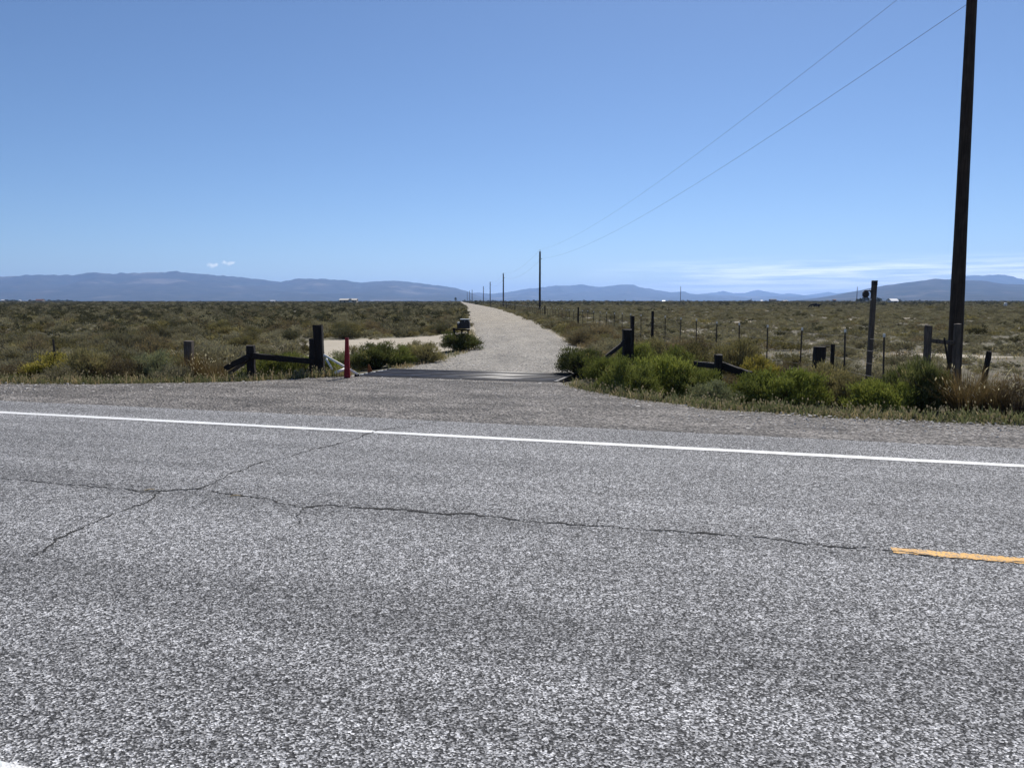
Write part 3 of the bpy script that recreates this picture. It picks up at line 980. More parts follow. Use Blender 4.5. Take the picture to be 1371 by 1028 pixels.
def timber_post(name, px, Y, top_py, w_px, label, cat, mat=None, lean=(0, 0), seed=1, depth=None, parent=None, rough=0.007):
    p = seat(px, Y)
    top = at_depth(px, top_py, Y)
    w = w_px / F_PX * Y
    bm = bmesh.new()
    H = top.z - p.z
    bm_timber(bm, (0, 0, -0.35), (lean[0], lean[1], H), w, depth or w, seed, rough, 7, roll=0.0)
    o = bm_obj(name, bm, mat or M_TIE, parent)
    o.location = p
    if parent is None:
        tag(o, label, cat)
    return o

# --- utility poles
def utility_pole(px, Y, H, r0, r1, label, lean=(0, 0), group=None, mat=None, detail=True):
    p = seat(px, Y)
    root = empty('utility_pole', p)
    bm = bmesh.new()
    n = 14 if detail else 8
    k = 10
    prev = Vector((0, 0, -1.0))
    rings = []
    rr = random.Random(int(px))
    for i in range(k + 1):
        t = i / k
        c = Vector((lean[0] * t, lean[1] * t, -1.0 + (H + 1.0) * t))
        rad = r0 + (r1 - r0) * t
        rings.append([bm.verts.new(c + Vector((math.cos(a * 2 * math.pi / n), math.sin(a * 2 * math.pi / n), 0)) * rad * (1 + rr.uniform(-0.03, 0.03))) for a in range(n)])
    for i in range(k):
        for a in range(n):
            bm.faces.new((rings[i][a], rings[i][(a + 1) % n], rings[i + 1][(a + 1) % n], rings[i + 1][a]))
    bm.faces.new(rings[-1])
    bm_obj('shaft', bm, mat or M_POLE, root, smooth=True)
    top = Vector((lean[0], lean[1], H))
    bm = bmesh.new()                                     # pin and insulator on the pole top
    bm_tube(bm, top, top + Vector((0, 0, 0.16)), 0.018, 0.018, 6)
    bm_tube(bm, top + Vector((0, 0, 0.12)), top + Vector((0, 0, 0.20)), 0.07, 0.05, 10)
    bm_tube(bm, top + Vector((0, 0, 0.20)), top + Vector((0, 0, 0.27)), 0.05, 0.03, 10)
    bm_obj('insulator', bm, M_PORCELAIN, root)
    z2 = H - (1.05 if detail else 1.1)
    side = Vector((lean[0] * z2 / H + r1 + 0.02, lean[1] * z2 / H, z2))
    bm = bmesh.new()                                     # neutral bracket on the side
    bm_tube(bm, side + Vector((-0.05, 0, 0)), side + Vector((0.14, 0, 0)), 0.02, 0.02, 6)
    bm_tube(bm, side + Vector((0.12, 0, -0.06)), side + Vector((0.12, 0, 0.06)), 0.045, 0.045, 8)
    bm_obj('neutral_bracket', bm, M_PORCELAIN, root)
    tag(root, label, 'utility pole', group)
    return p + top + Vector((0, 0, 0.27)), p + side + Vector((0.12, 0, 0.06))

GP = 'utility poles along the lane'
heads = []
P1Y = 19.8
t1 = at_depth(1297.5, -82, P1Y)
heads.append(utility_pole(1279.5, P1Y, t1.z - G(at_depth(1279.5, 470, P1Y).x, P1Y) - 0.27, 0.178, 0.108, 'thick dark utility pole standing beside the split rail brace at the highway', (-0.12, 0.0), GP))
ordn = ['second', 'third', 'fourth', 'fifth', 'sixth', 'seventh', 'eighth']
for i, (px, Y, top) in enumerate(((722.5, 121, 335), (674, 218, 365.5), (656.5, 315, 377), (647.5, 412, 383), (632.5, 515, 387.5), (629, 600, 389), (626, 690, 391))):
    H = at_depth(px, top, Y).z - seat(px, Y).z - 0.2
    heads.append(utility_pole(px, Y, H, 0.17 if i == 0 else 0.20, 0.13 if i == 0 else 0.16, '%s utility pole along the lane, counted from the highway' % ordn[i], (0, 0), GP, M_POLE if i == 0 else M_POLE_GREY, False))
utility_pole(909.5, 520, at_depth(909.5, 383.5, 520).z + 0.3, 0.2, 0.15, 'lone pole in front of the flat topped ridge, between dark barn and lane poles', (0, 0), None, M_POLE_GREY, False)
utility_pole(1144, 330, at_depth(1144, 384, 330).z + 0.3, 0.15, 0.11, 'lone pole far out in the pasture beside the dark grove', (0, 0), None, M_POLE_GREY, False)

def tube_curve(name, pts, r, mat, parent=None, n=4):
    V, Fc = [], []
    for i, p in enumerate(pts):
        a = pts[max(0, i - 1)]; b_ = pts[min(len(pts) - 1, i + 1)]
        d = (b_ - a).normalized()
        s = d.cross(Vector((0, 0, 1)))
        s = s.normalized() if s.length > 1e-4 else Vector((1, 0, 0))
        u_ = s.cross(d)
        for k in range(n):
            an = 2 * math.pi * (k + 0.5) / n
            V.append(p + (s * math.cos(an) + u_ * math.sin(an)) * r)
    for i in range(len(pts) - 1):
        for k in range(n):
            Fc.append((i * n + k, i * n + (k + 1) % n, (i + 1) * n + (k + 1) % n, (i + 1) * n + k))
    return mesh_obj(name, V, Fc, mat, parent)

def span(a, b_, sag, r, label, n=36):
    pts = []
    for i in range(n + 1):
        t = i / n
        p = a.lerp(b_, t)
        p.z -= sag * 4 * t * (1 - t)
        pts.append(p)
    o = tube_curve('power_line', pts, r, M_CABLE)
    return tag(o, label, 'power line', 'power lines')
span(heads[0][0], heads[1][0], 1.25, 0.0045, 'upper power line from the thick pole top to the second lane pole')
span(heads[0][1], heads[1][1], 1.35, 0.0055, 'lower power line from the thick pole to the second lane pole')
for i in range(1, 4):
    span(heads[i][0], heads[i + 1][0], 1.2, 0.008, 'upper power line between the %s and %s lane poles' % (ordn[i - 1], ordn[i]), 16)
    span(heads[i][1], heads[i + 1][1], 1.3, 0.008, 'lower power line between the %s and %s lane poles' % (ordn[i - 1], ordn[i]), 16)
# slack loop where the lower line is tied off at the thick pole
hp = heads[0][1]
loop = [hp + Vector((0.02 + 0.17 * (1 - math.cos(t)), 0.0, -0.02 - 0.10 * math.sin(t))) for t in np.linspace(0, math.pi * 1.15, 14)]
tag(tube_curve('tie_wire_loop', loop, 0.006, M_CABLE), 'slack loop of wire hanging off the thick pole top', 'wire')

# --- wire fence beside the lane: steel T-posts, a wooden post every tenth, four strands
fence = empty('wire_fence', seat(1185, 17.0))
f0 = Vector(fence.location)
def tpost_mesh():
    bm = bmesh.new()
    w, t, h = 0.038, 0.007, 1.28
    bm_box(bm, 0, 0, h / 2 - 0.2, w, t, h + 0.4)
    bm_box(bm, 0, 0.017 + t / 2, h / 2 - 0.2, t, 0.034, h + 0.4)
    for k in range(14):
        bm_box(bm, 0, -t / 2 - 0.004, 0.1 + k * 0.085, 0.016, 0.008, 0.02)
    me = bpy.data.meshes.new('t_post'); bm.to_mesh(me); bm.free(); me.materials.append(M_STEEL)
    bm = bmesh.new()
    bm_box(bm, 0, 0, h - 0.035, w + 0.010, t + 0.010, 0.08)
    bm_box(bm, 0, 0.02 + t / 2, h - 0.035, t + 0.010, 0.036, 0.08)
    mc = bpy.data.meshes.new('white_tip'); bm.to_mesh(mc); bm.free(); mc.materials.append(M_WHITE)
    return me, mc
TP, TC = tpost_mesh()
zs = [17.0, 18.75, 21.2, 23.5, 25.85]
while zs[-1] < 172: zs.append(zs[-1] + 2.32)
post_tops = []
for i, Y in enumerate(zs):
    px = 613.5 + 9715.0 / Y
    p = seat(px, Y)
    wooden = abs(Y - 37.5) < 1.16 or (Y > 40 and abs(((Y - 37.5) / 22.8) - round((Y - 37.5) / 22.8)) < 0.05)
    tilt = Vector((random.gauss(0, 0.018), random.gauss(0, 0.018), 0))
    if wooden:
        bm = bmesh.new()
        bm_tube(bm, (0, 0, -0.4), (0, 0, 1.5), 0.075, 0.065, 10)
        for v in bm.verts: v.co.x += random.uniform(-0.008, 0.008); v.co.y += random.uniform(-0.008, 0.008)
        o = bm_obj('wooden_post', bm, M_TIE, fence)
        H = 1.28
    else:
        o = bpy.data.objects.new('t_post', TP); link(o, fence)
        c = bpy.data.objects.new('white_tip', TC); link(c, o)
        H = 1.28
        o.rotation_euler = (tilt.x, tilt.y, random.uniform(-0.2, 0.2) - 0.07)
    o.location = p - f0
    post_tops.append((p, tilt))
for hgt in (0.32, 0.60, 0.88, 1.15):
    pts = []
    for (p, tl), (q, tq) in zip(post_tops[:-1], post_tops[1:]):
        a = p - f0 + Vector((tl.y * hgt, -0.012, hgt)); b_ = q - f0 + Vector((tq.y * hgt, -0.012, hgt))
        for k in range(3):
            t = k / 3
            c = a.lerp(b_, t); c.z -= 0.02 * 4 * t * (1 - t)
            pts.append(c)
    tube_curve('wire', pts, 0.0026, M_WIRE, fence, 3)
tag(fence, 'wire fence of steel posts with white tips running beside the lane', 'fence')

# --- the brace on the sagebrush side of the cattle guard
def timber_between(name, a, b_, w, h, mat, parent, seed, origin):
    bm = bmesh.new()
    bm_timber(bm, a - origin, b_ - origin, w, h, seed, 0.006, 7)
    return bm_obj(name, bm, mat, parent)

o0 = seat(335, 17.2)
br = empty('timber_brace', o0)
def tie(px, Y, top, wpx, seed, name='post', mat=None, lean=(0, 0), par=None, org=None, d=None):
    p = seat(px, Y); t = at_depth(px, top, Y)
    w = wpx / F_PX * Y
    bm = bmesh.new()
    bm_timber(bm, Vector((p.x, p.y, p.z - 0.35)) - org, Vector((t.x + lean[0], t.y + lean[1], t.z)) - org, w, d or w, seed, 0.009, 8)
    return bm_obj(name, bm, mat or M_TIE, par)
tie(335.5, 17.2, 462, 10.5, 3, 'post', M_TIE, (0.0, 0), br, o0)
tie(429, 17.9, 435.5, 13, 4, 'tie_post', M_TIE, (-0.06, 0.0), br, o0, 0.20)
tie(419.5, 17.85, 454, 9.5, 5, 'tie_post', M_TIE, (-0.0, 0.02), br, o0, 0.18)
timber_between('rail', at_depth(338, 476.5, 17.1), at_depth(420, 484, 17.75), 0.085, 0.13, M_TIE, br, 6, o0)
timber_between('brace', at_depth(333, 477, 17.1), at_depth(301, 493.5, 17.0), 0.08, 0.12, M_TIE, br, 7, o0)
timber_between('brace', at_depth(330, 484, 17.25), at_depth(306, 500, 17.15), 0.05, 0.08, M_GREYWOOD, br, 8, o0)
tag(br, 'dark timber fence brace with tall tie posts beside the red marker', 'fence brace')

timber_post('fence_post', 252.5, 18.0, 456.5, 11, 'broken grey stump of a post behind the dry grass bunch', 'post', M_GREYWOOD, (0.01, 0), 11)
# lone steel post on the sagebrush side
p = seat(75, 18.2); t = at_depth(74, 454, 18.2)
bm = bmesh.new()
hh = t.z - p.z
bm_box(bm, 0, 0, hh / 2 - 0.15, 0.045, 0.008, hh + 0.3); bm_box(bm, 0, 0.021, hh / 2 - 0.15, 0.008, 0.034, hh + 0.3)
for k in range(9): bm_box(bm, 0, -0.008, 0.1 + k * 0.085, 0.018, 0.008, 0.02)
o = bm_obj('steel_fence_post', bm, M_STEEL); o.location = p; o.rotation_euler = (0, 0.03, 0.1)
o.rotation_euler.y = -0.05
tag(o, 'lone thin dark steel post behind the yellow-green bush', 'post')

# --- cattle guard
u0, u1, v0, v1 = GUARD
cx_, cy_ = to_xy((u0 + u1) / 2, (v0 + v1) / 2)
cg = empty('cattle_guard', (cx_, cy_, 0.0), -ROAD_A)
LU, LV = u1 - u0, v1 - v0
nr = 9
for i in range(nr):
    v = -LV / 2 + 0.10 + (LV - 0.20) * i / (nr - 1)
    bm = bmesh.new()
    bm_tube(bm, (-LU / 2 + 0.06, v, -0.035), (LU / 2 - 0.06, v, -0.035), 0.045, 0.045, 10)
    rl = bm_obj('rail', bm, (M_RUSTY, M_WORN, M_RUSTY, M_DULL)[i % 4], cg, smooth=True)
    rl.location.z = 0.012 * ((i * 7) % 5) / 4 - 0.006
for s in (-1, 1):
    bm = bmesh.new()
    bm_box(bm, s * (LU / 2 - 0.03), 0, -0.09, 0.075, LV + 0.06, 0.17)
    bm_obj('side_beam', bm, M_GALV if s < 0 else M_RUSTY, cg)
for s in (-1, 1):
    bm = bmesh.new()
    bm_box(bm, 0, s * (LV / 2 + 0.035), -0.115, LU - 0.16, 0.06, 0.20)
    bm_obj('end_beam', bm, M_RUSTY, cg)
for k in range(4):
    bm = bmesh.new()
    bm_box(bm, -LU / 2 + LU * (k + 0.5) / 4, 0, -0.17, 0.10, LV - 0.04, 0.16)
    bm_obj('cross_beam', bm, M_RUSTY, cg)
tag(cg, 'steel pipe cattle guard set across the mouth of the gravel lane', 'cattle guard')

# white pipe wing at the guard end
wo = at_depth(476, 501.5, 17.6)
wo.z = G(wo.x, wo.y)
wing = empty('pipe_wing', wo)
for a, b_, r in ((at_depth(433.5, 475, 17.7), at_depth(479, 501, 17.55), 0.027), (at_depth(436.5, 480, 17.62), at_depth(445, 495, 17.6), 0.024), (at_depth(449, 499, 17.35), at_depth(464, 493, 17.6), 0.032)):
    bm = bmesh.new(); bm_tube(bm, a - wo, b_ - wo, r, r, 10)
    bm_obj('pipe', bm, M_WHITE, wing, smooth=True)
bm = bmesh.new(); bm_box(bm, 0.03, 0, 0.03, 0.10, 0.06, 0.07); bm_obj('foot_bracket', bm, M_BLACKMETAL, wing)
tag(wing, 'white pipe wing leaning from the tall tie post to the cattle guard', 'pipe frame')

# red marker: a folded, tapering sheet metal post
p = seat(464, 17.25); p.z = max(p.z, -0.1)
Hm = at_depth(464, 452, 17.25).z - p.z
mk = empty('marker_post', p, 0.0)
bm = bmesh.new()
w0, w1 = 0.145, 0.068
prof = lambda w, z: [(-w / 2, -0.03, z), (w / 2, -0.03, z), (w / 2, 0.035, z), (w / 2 - 0.012, 0.035, z), (w / 2 - 0.012, -0.018, z), (-w / 2 + 0.012, -0.018, z), (-w / 2 + 0.012, 0.035, z), (-w / 2, 0.035, z)]
rings = []
for i in range(7):
    t = i / 6
    rings.append([bm.verts.new(Vector(q) + Vector((0.012 * t, 0, 0))) for q in prof(w0 + (w1 - w0) * t, -0.15 + (Hm + 0.15) * t)])
for i in range(6):
    for j in range(8):
        bm.faces.new((rings[i][j], rings[i][(j + 1) % 8], rings[i + 1][(j + 1) % 8], rings[i + 1][j]))
bm.faces.new(rings[0][::-1]); bm.faces.new(rings[-1])
bm_obj('folded_blade', bm, M_RED, mk)
for z in (0.18, 0.45):
    bm = bmesh.new(); bm_tube(bm, (0, -0.045, z), (0, -0.028, z), 0.011, 0.011, 8); bm_obj('bolt', bm, M_RED, mk)
tag(mk, 'red tapered marker post standing at the corner of the cattle guard', 'marker post')

# rusty plate on the guard's far corner
p = at_depth(495, 497, 18.6); p.z = -0.08
bm = bmesh.new()
vs_ = [(-0.055, 0, 0), (0.075, 0.02, 0), (0.04, 0.01, 0.12), (0.0, 0.01, 0.22), (-0.035, 0, 0.24), (-0.05, 0, 0.12)]
f1 = [bm.verts.new(v) for v in vs_]; f2 = [bm.verts.new((x, y + 0.012, z)) for x, y, z in vs_]
bm.faces.new(f1); bm.faces.new(f2[::-1])
for i in range(6): bm.faces.new((f1[i], f2[i], f2[(i + 1) % 6], f1[(i + 1) % 6]))
bmesh.ops.recalc_face_normals(bm, faces=bm.faces)
o = bm_obj('rusty_plate', bm, M_ORANGE); o.location = p
tag(o, 'small rusted orange plate sticking up beside the cattle guard', 'metal plate')

# --- timbers on the fence side of the guard
o1 = seat(840, 19.4)
wg = empty('timber_wing', o1)
tie(840, 19.4, 440.5, 13.5, 13, 'tie_post', M_TIE, (0, 0), wg, o1, 0.22)
timber_between('plank', at_depth(836, 458, 19.2), at_depth(771, 510, 17.3), 0.04, 0.10, M_TIE, wg, 14, o1)
tag(wg, 'dark square tie post with a plank slanting down to the cattle guard', 'fence wing')
timber_post('thin_post', 846.5, 19.9, 423, 4.2, 'slim dark post leaning behind the square tie post with plank', 'post', M_TIE, (0.0, 0), 15, rough=0.004)

o2 = seat(962, 16.3)
rp = empty('rail_post', o2)
tie(962, 16.3, 474.5, 10, 16, 'post', M_TIE, (0, 0), rp, o2)
timber_between('rail', at_depth(958, 490, 16.35), at_depth(930, 487, 17.6), 0.07, 0.12, M_TIE, rp, 17, o2)
timber_between('rail', at_depth(966, 489, 16.3), at_depth(1006, 503, 15.6), 0.08, 0.15, M_TIE, rp, 18, o2)
tag(rp, 'low dark post with two rails, half buried in green rabbitbrush', 'post')
timber_post('tie_post', 1097, 17.0, 464, 14, 'short squat black tie post standing next to a slim short post', 'post', M_TIE, (0.0, 0), 19, 0.20)
timber_post('thin_post', 1114, 17.3, 461, 4.5, 'slim short dark post next to the squat black tie post', 'post', M_TIE, (0.01, 0), 20, rough=0.004)

# H-brace in front of the thick pole
o3 = seat(1242, 18.3)
hb = empty('rail_brace', o3)
tie(1242, 18.3, 435.5, 7.6, 22, 'post', M_GREYWOOD, (0.02, 0), hb, o3)
tie(1281, 18.1, 434, 7.4, 23, 'post', M_GREYWOOD, (0.02, 0), hb, o3)
timber_between('rail', at_depth(1244, 456, 18.3), at_depth(1280, 459.5, 18.1), 0.075, 0.095, M_GREYWOOD, hb, 24, o3)
timber_between('stake', at_depth(1264, 452, 18.0), at_depth(1272, 500, 17.9), 0.035, 0.035, M_TIE, hb, 25, o3)
tag(hb, 'weathered grey post and rail brace in front of the thick pole', 'fence brace')
timber_post('fence_post', 1316, 18.4, 470, 5.6, 'leaning dark post standing alone past the thick pole', 'post', M_TIE, (0.15, 0), 26)

# tall square post with a hanging plate
Yb = 18.6
p = seat(1163.5, Yb); t = at_depth(1171, 376, Yb)
lp = empty('bracket_post', p)
bm = bmesh.new(); bm_timber(bm, Vector((0, 0, -0.4)), t - p, 0.105, 0.105, 27, 0.003, 8); bm_obj('post', bm, M_GREYWOOD, lp)
bm = bmesh.new(); bm_timber(bm, t - p - Vector((0.0, 0, 0.10)), t - p + Vector((0, 0, 0.004)), 0.114, 0.114, 28, 0.002, 2); bm_obj('post_cap', bm, M_BLACKMETAL, lp)
a = at_depth(1169, 389.3, Yb) - p; b_ = at_depth(1157.5, 389.3, Yb) - p
bm = bmesh.new(); bm_tube(bm, a, b_, 0.014, 0.014, 8); bm_tube(bm, at_depth(1165, 389.5, Yb) - p, at_depth(1168.5, 396, Yb) - p, 0.012, 0.012, 8)
bm_obj('bracket', bm, M_BLACKMETAL, lp)
c = at_depth(1159, 394, Yb) - p
bm = bmesh.new()
r8 = 0.080
ring = [(math.cos(R(22.5 + 45 * k)) * r8 * 0.92, math.sin(R(22.5 + 45 * k)) * r8 * 1.12) for k in range(8)]
f1 = [bm.verts.new((c.x + x, c.y - 0.03, c.z + z)) for x, z in ring]; f2 = [bm.verts.new((c.x + x, c.y + 0.03, c.z + z)) for x, z in ring]
fi = [bm.verts.new((c.x + x * 0.75, c.y - 0.045, c.z + z * 0.75)) for x, z in ring]
for k in range(8):
    j = (k + 1) % 8
    bm.faces.new((f1[k], f1[j], f2[j], f2[k])); bm.faces.new((fi[k], fi[j], f1[j], f1[k]))
bm.faces.new(fi[::-1]); bm.faces.new(f2)
bmesh.ops.recalc_face_normals(bm, faces=bm.faces)
bm_obj('hanging_lantern', bm, M_BLACKMETAL, lp)
bm = bmesh.new(); bm_tube(bm, at_depth(1165.5, 401, Yb) - p, at_depth(1168, 401, Yb) - p, 0.024, 0.020, 10); bm_obj('white_insulator', bm, M_WHITE, lp)
tag(lp, 'tall square wooden post with an octagonal lantern hung from its bracket', 'post')

# --- mailboxes beside the lane
YM = 27.5
pm = seat(618, YM)
mr_ = empty('mailbox_stand', pm)
def mp(px, py, dy=0.0): return at_depth(px, py, YM + dy) - pm
for px, top in ((618.3, 441), (626.5, 441)):
    tp = mp(px, top); bm = bmesh.new(); bm_timber(bm, (tp.x, 0, -0.3), (tp.x, 0, tp.z), 0.055, 0.055, int(px), 0.003, 4); bm_obj('leg', bm, M_TIE, mr_)
tp = mp(608, 439); bm = bmesh.new(); bm_timber(bm, (tp.x, 0, -0.3), (tp.x, 0, tp.z), 0.075, 0.075, 9, 0.004, 4); bm_obj('leg', bm, M_TIE, mr_)
a = mp(606.5, 440.2); b_ = mp(629, 441.2)
bm = bmesh.new(); bm_timber(bm, Vector((a.x, -0.0, a.z - 0.02)), Vector((b_.x, 0, b_.z - 0.02)), 0.07, 0.05, 10, 0.003, 5); bm_obj('crossbar', bm, M_TIE, mr_)
tag(mr_, 'dark wooden stand on three legs behind the rounded bush at the lane', 'mailbox stand')

def mailbox(px0, px1, top, bot, label, flag):
    a = at_depth(px0, bot, YM); b_ = at_depth(px1, top, YM)
    w = b_.x - a.x; h = b_.z - a.z; L = 0.48
    root = empty('mailbox', Vector(((a.x + b_.x) / 2, YM, a.z + 0.012)))
    n = 9
    prof = [(-w / 2, 0), (w / 2, 0)] + [(w / 2 * math.cos(math.pi * k / n), h * 0.62 + h * 0.36 * math.sin(math.pi * k / n)) for k in range(n + 1)]
    bm = bmesh.new()
    r1 = [bm.verts.new((x, -L / 2, z)) for x, z in prof]; r2 = [bm.verts.new((x, L / 2, z)) for x, z in prof]
    for i in range(len(prof)):
        j = (i + 1) % len(prof)
        bm.faces.new((r1[i], r1[j], r2[j], r2[i]))
    bm.faces.new(r2); bm.faces.new(r1[::-1])
    bmesh.ops.recalc_face_normals(bm, faces=bm.faces)
    bm_obj('body', bm, M_MAILBOX, root)
    bm = bmesh.new()
    q1 = [bm.verts.new((x * 0.93, -L / 2 - 0.012, z * 0.93 + h * 0.03)) for x, z in prof]; q2 = [bm.verts.new((x * 0.93, -L / 2 - 0.002, z * 0.93 + h * 0.03)) for x, z in prof]
    for i in range(len(prof)):
        j = (i + 1) % len(prof)
        bm.faces.new((q1[i], q1[j], q2[j], q2[i]))
    bm.faces.new(q1[::-1]); bm.faces.new(q2)
    bmesh.ops.recalc_face_normals(bm, faces=bm.faces)
    d = bm_obj('door', bm, M_MAILBOX, root)
    bm = bmesh.new(); bm_box(bm, 0, -L / 2 - 0.022, h * 0.80, 0.03, 0.02, 0.018); bm_obj('handle', bm, M_GALV, d)
    bm = bmesh.new(); bm_box(bm, 0, 0, h * 0.99 + 0.006, w * 0.96, L * 1.02, 0.022); bm_obj('sunlit_top', bm, M_GALV, root)  # pale slab puts the sunlight on the box top into the colour
    if flag:
        bm = bmesh.new(); bm_box(bm, w / 2 + 0.008, -0.05, h * 0.55, 0.006, 0.02, 0.16); bm_obj('flag', bm, M_RED, root)
    tag(root, label, 'mailbox', 'mailboxes on the stand')
mailbox(616.3, 629, 428, 440.2, 'larger dark mailbox with a sunlit top painted pale on the wooden stand', True)
mailbox(612.6, 616.0, 432.5, 440.2, 'small narrow mailbox with a sunlit top painted pale beside the larger mailbox', False)

# ------------------------------------------------------------------ verge plants, one by one
taken = []
def plant(name, kind, px, base_py, w_px, top_py, label, cat, var=0, sy=1.0, group=None):
    p = unproject(px, base_py, -0.12)
    me = KIND[kind][var % len(KIND[kind])]
    z0 = G(p.x, p.y)
    w = w_px / F_PX * p.y * 1.20
    t = at_depth(px, top_py, p.y)
    h0 = max(v.co.z for v in me.vertices)
    o = bpy.data.objects.new(name, me)
    p.y += w * 0.30                        # the pixel row marks the near foot of the plant
    p.x *= 1 + 0.30 * w / p.y
    z0 = G(p.x, p.y)
    o.location = (p.x, p.y, z0 - 0.02)
    o.scale = (w, w * sy, (at_depth(px, top_py - 1.5, p.y).z - z0) / h0 * (1.26 if kind != 'grass' else 1.1))
    o.rotation_euler = (0, 0, random.uniform(0, 6.28))
    link(o)
    taken.append((p.x, p.y, w * 0.42))
    return tag(o, label, cat, group)

RB, BU = 'rabbitbrush', 'bush'
PL = [
    # fence side of the lane
    ('rabbitbrush', 'dark', 778, 509, 62, 470, 'spiky dark green bush at the end of the cattle guard below the slanting plank', BU, 0),
    ('rabbitbrush', 'green', 812, 517, 62, 481, 'green bush between the slanting plank and the big rounded rabbitbrush', BU, 1),
    ('rabbitbrush', 'green', 840, 531, 76, 485, 'big rounded deep green rabbitbrush bulging over the gravel edge', BU, 0),
    ('rabbitbrush', 'bright', 884, 524, 84, 481, 'broad bright green rabbitbrush behind the tan weeds, beside the big rounded one', BU, 0),
    ('rabbitbrush', 'green', 932, 527, 66, 497, 'green rabbitbrush in front of the low post with two rails', BU, 1),
    ('low_sage', 'grey', 955, 536, 66, 512, 'low pale grey-green mound growing out of the verge weeds', BU, 1),
    ('rabbitbrush', 'green', 1003, 533, 66, 506, 'green rabbitbrush below the yellow flowering one', BU, 0),
    ('rabbitbrush', 'bright', 1055, 535, 88, 497, 'wide bright green rabbitbrush with deep shade beneath, below the squat tie post', BU, 0),
    ('rabbitbrush', 'yellow', 1017, 512, 52, 482, 'yellow flowering rabbitbrush mound in front of a steel fence post', BU, 0),
    ('tall_sage', 'olive', 988, 499, 72, 459, 'tall dusky olive bush behind the low post with two rails', BU, 0),
    ('rabbitbrush', 'olive', 880, 492, 62, 459, 'loose olive bush behind the broad bright green rabbitbrush', BU, 1),
    ('rabbitbrush', 'olive', 917, 489, 64, 462, 'wide olive bush in front of the wooden fence post', BU, 0),
    ('rabbitbrush', 'green', 851, 497, 52, 463, 'green bush hiding the foot of the square tie post with plank', BU, 1),
    ('round_bush', 'dead', 938, 470, 27, 451, 'small round dark brown twiggy bush behind the rabbitbrush bank', BU, 1),
    ('rabbitbrush', 'olive', 1106, 528, 62, 490, 'olive green bush hiding the foot of the squat tie post', BU, 0),
    ('rabbitbrush', 'olive', 1138, 536, 52, 506, 'thin olive bush under the nearest steel fence post', BU, 1),
    ('rabbitbrush', 'bright', 1178, 543, 76, 512, 'fresh green grassy mound just past the tall square post', BU, 0),
    ('rabbitbrush', 'dark', 1232, 541, 66, 488, 'tall dark bush next to the bunch of pale-headed grass', BU, 1),
    ('grass_bunch', 'grass', 1292, 547, 88, 492, 'big rusty grass bunch with pale seed heads below the thick pole', 'grass bunch', 0),
    ('grass_bunch', 'grass', 1330, 548, 72, 500, 'arching pale grass bunch in front of the leaning dark post', 'grass bunch', 1),
    ('dead_bush', 'dead', 1362, 550, 62, 502, 'dark brown dead bush beyond the arching pale grass', BU, 0),
    ('dead_bush', 'dead', 1060, 512, 46, 486, 'bare tan twiggy bush between the yellow mound and the squat tie post', BU, 1),
    ('rusty_bush', 'brown', 797, 461, 66, 434, 'wide rusty brown bush on the lane verge below the steel posts', BU, 0),
    ('rusty_bush', 'brown', 905, 473, 50, 455, 'rusty brown bush at the foot of the wooden fence post', BU, 0),
    ('rabbitbrush', 'olive', 862, 484, 48, 456, 'olive bush just past the slim leaning post behind the tie post', BU, 0),
    ('rabbitbrush', 'green', 905, 506, 70, 471, 'green bush in the middle of the rabbitbrush bank, behind the broad bright one', BU, 0),
    # sagebrush side of the lane
    ('rabbitbrush', 'yellow', 78, 508, 84, 478, 'yellow-green bush in front of the lone thin steel post', BU, 0),
    ('dry_bush', 'brown', 30, 508, 64, 487, 'tawny dry bush at the highway edge beside the yellow-green bush', BU, 0),
    ('dead_bush', 'dead', 140, 509, 72, 478, 'bare grey twiggy bush at the highway edge beyond the yellow-green bush', BU, 1),
    ('dry_bush', 'brown', 172, 510, 60, 484, 'rusty tan bush at the highway edge beside the bare grey twiggy bush', BU, 0),
    ('low_sage', 'grey', 214, 508, 62, 476, 'dull grey-green bush between the rusty tan bush and the dry grass', BU, 0),
    ('low_sage', 'olive', 118, 509, 56, 470, 'dark olive bush behind the bare grey twiggy bush', BU, 0),
    ('grass_bunch', 'grass', 256, 510, 50, 470, 'upright brown grass bunch in front of the broken stump', 'grass bunch', 0),
    ('grass_bunch', 'grass', 288, 510, 62, 476, 'sprawling dry grass bunch beside the slanting timber brace', 'grass bunch', 1),
    ('rabbitbrush', 'green', 352, 509, 60, 478, 'green bush below the short post of the timber brace', BU, 0),
    ('rabbitbrush', 'green', 384, 508, 60, 477, 'leafy green bush under the rail of the timber brace', BU, 1),
    ('rabbitbrush', 'bright', 425, 505, 58, 478, 'bright green bush at the foot of the tall tie posts', BU, 0),
    ('dry_bush', 'brown', 402, 507, 28, 487, 'small reddish dry bush between the two green bushes under the rail', BU, 0),
    ('rabbitbrush', 'grey', 458, 494, 44, 474, 'grey-green bush behind the red marker post', BU, 0),
    ('rabbitbrush', 'dark', 503, 495, 54, 463, 'dark green bush above the rusted orange plate', BU, 0),
    ('rabbitbrush', 'olive', 478, 492, 46, 468, 'olive bush between the red marker and the rusted orange plate', BU, 1),
    ('rabbitbrush', 'green', 533, 493, 48, 465, 'green bush at the far corner of the cattle guard', BU, 0),
    ('rabbitbrush', 'olive', 566, 491, 50, 461, 'olive bush between sandy clearing and the lane', BU, 0),
    ('rabbitbrush', 'dark', 616, 473, 50, 448, 'rounded dark green bush alone at the lane in front of the mailboxes', BU, 0),
    ('rabbitbrush', 'olive', 401, 470, 34, 457, 'olive bush at the edge of the sandy clearing above the rail', BU, 1),
]
for i, (nm, kd, px, py, w, tp, lb, ct, va) in enumerate(PL):
    plant(nm, kd, px, py, w, tp, lb, ct, va)

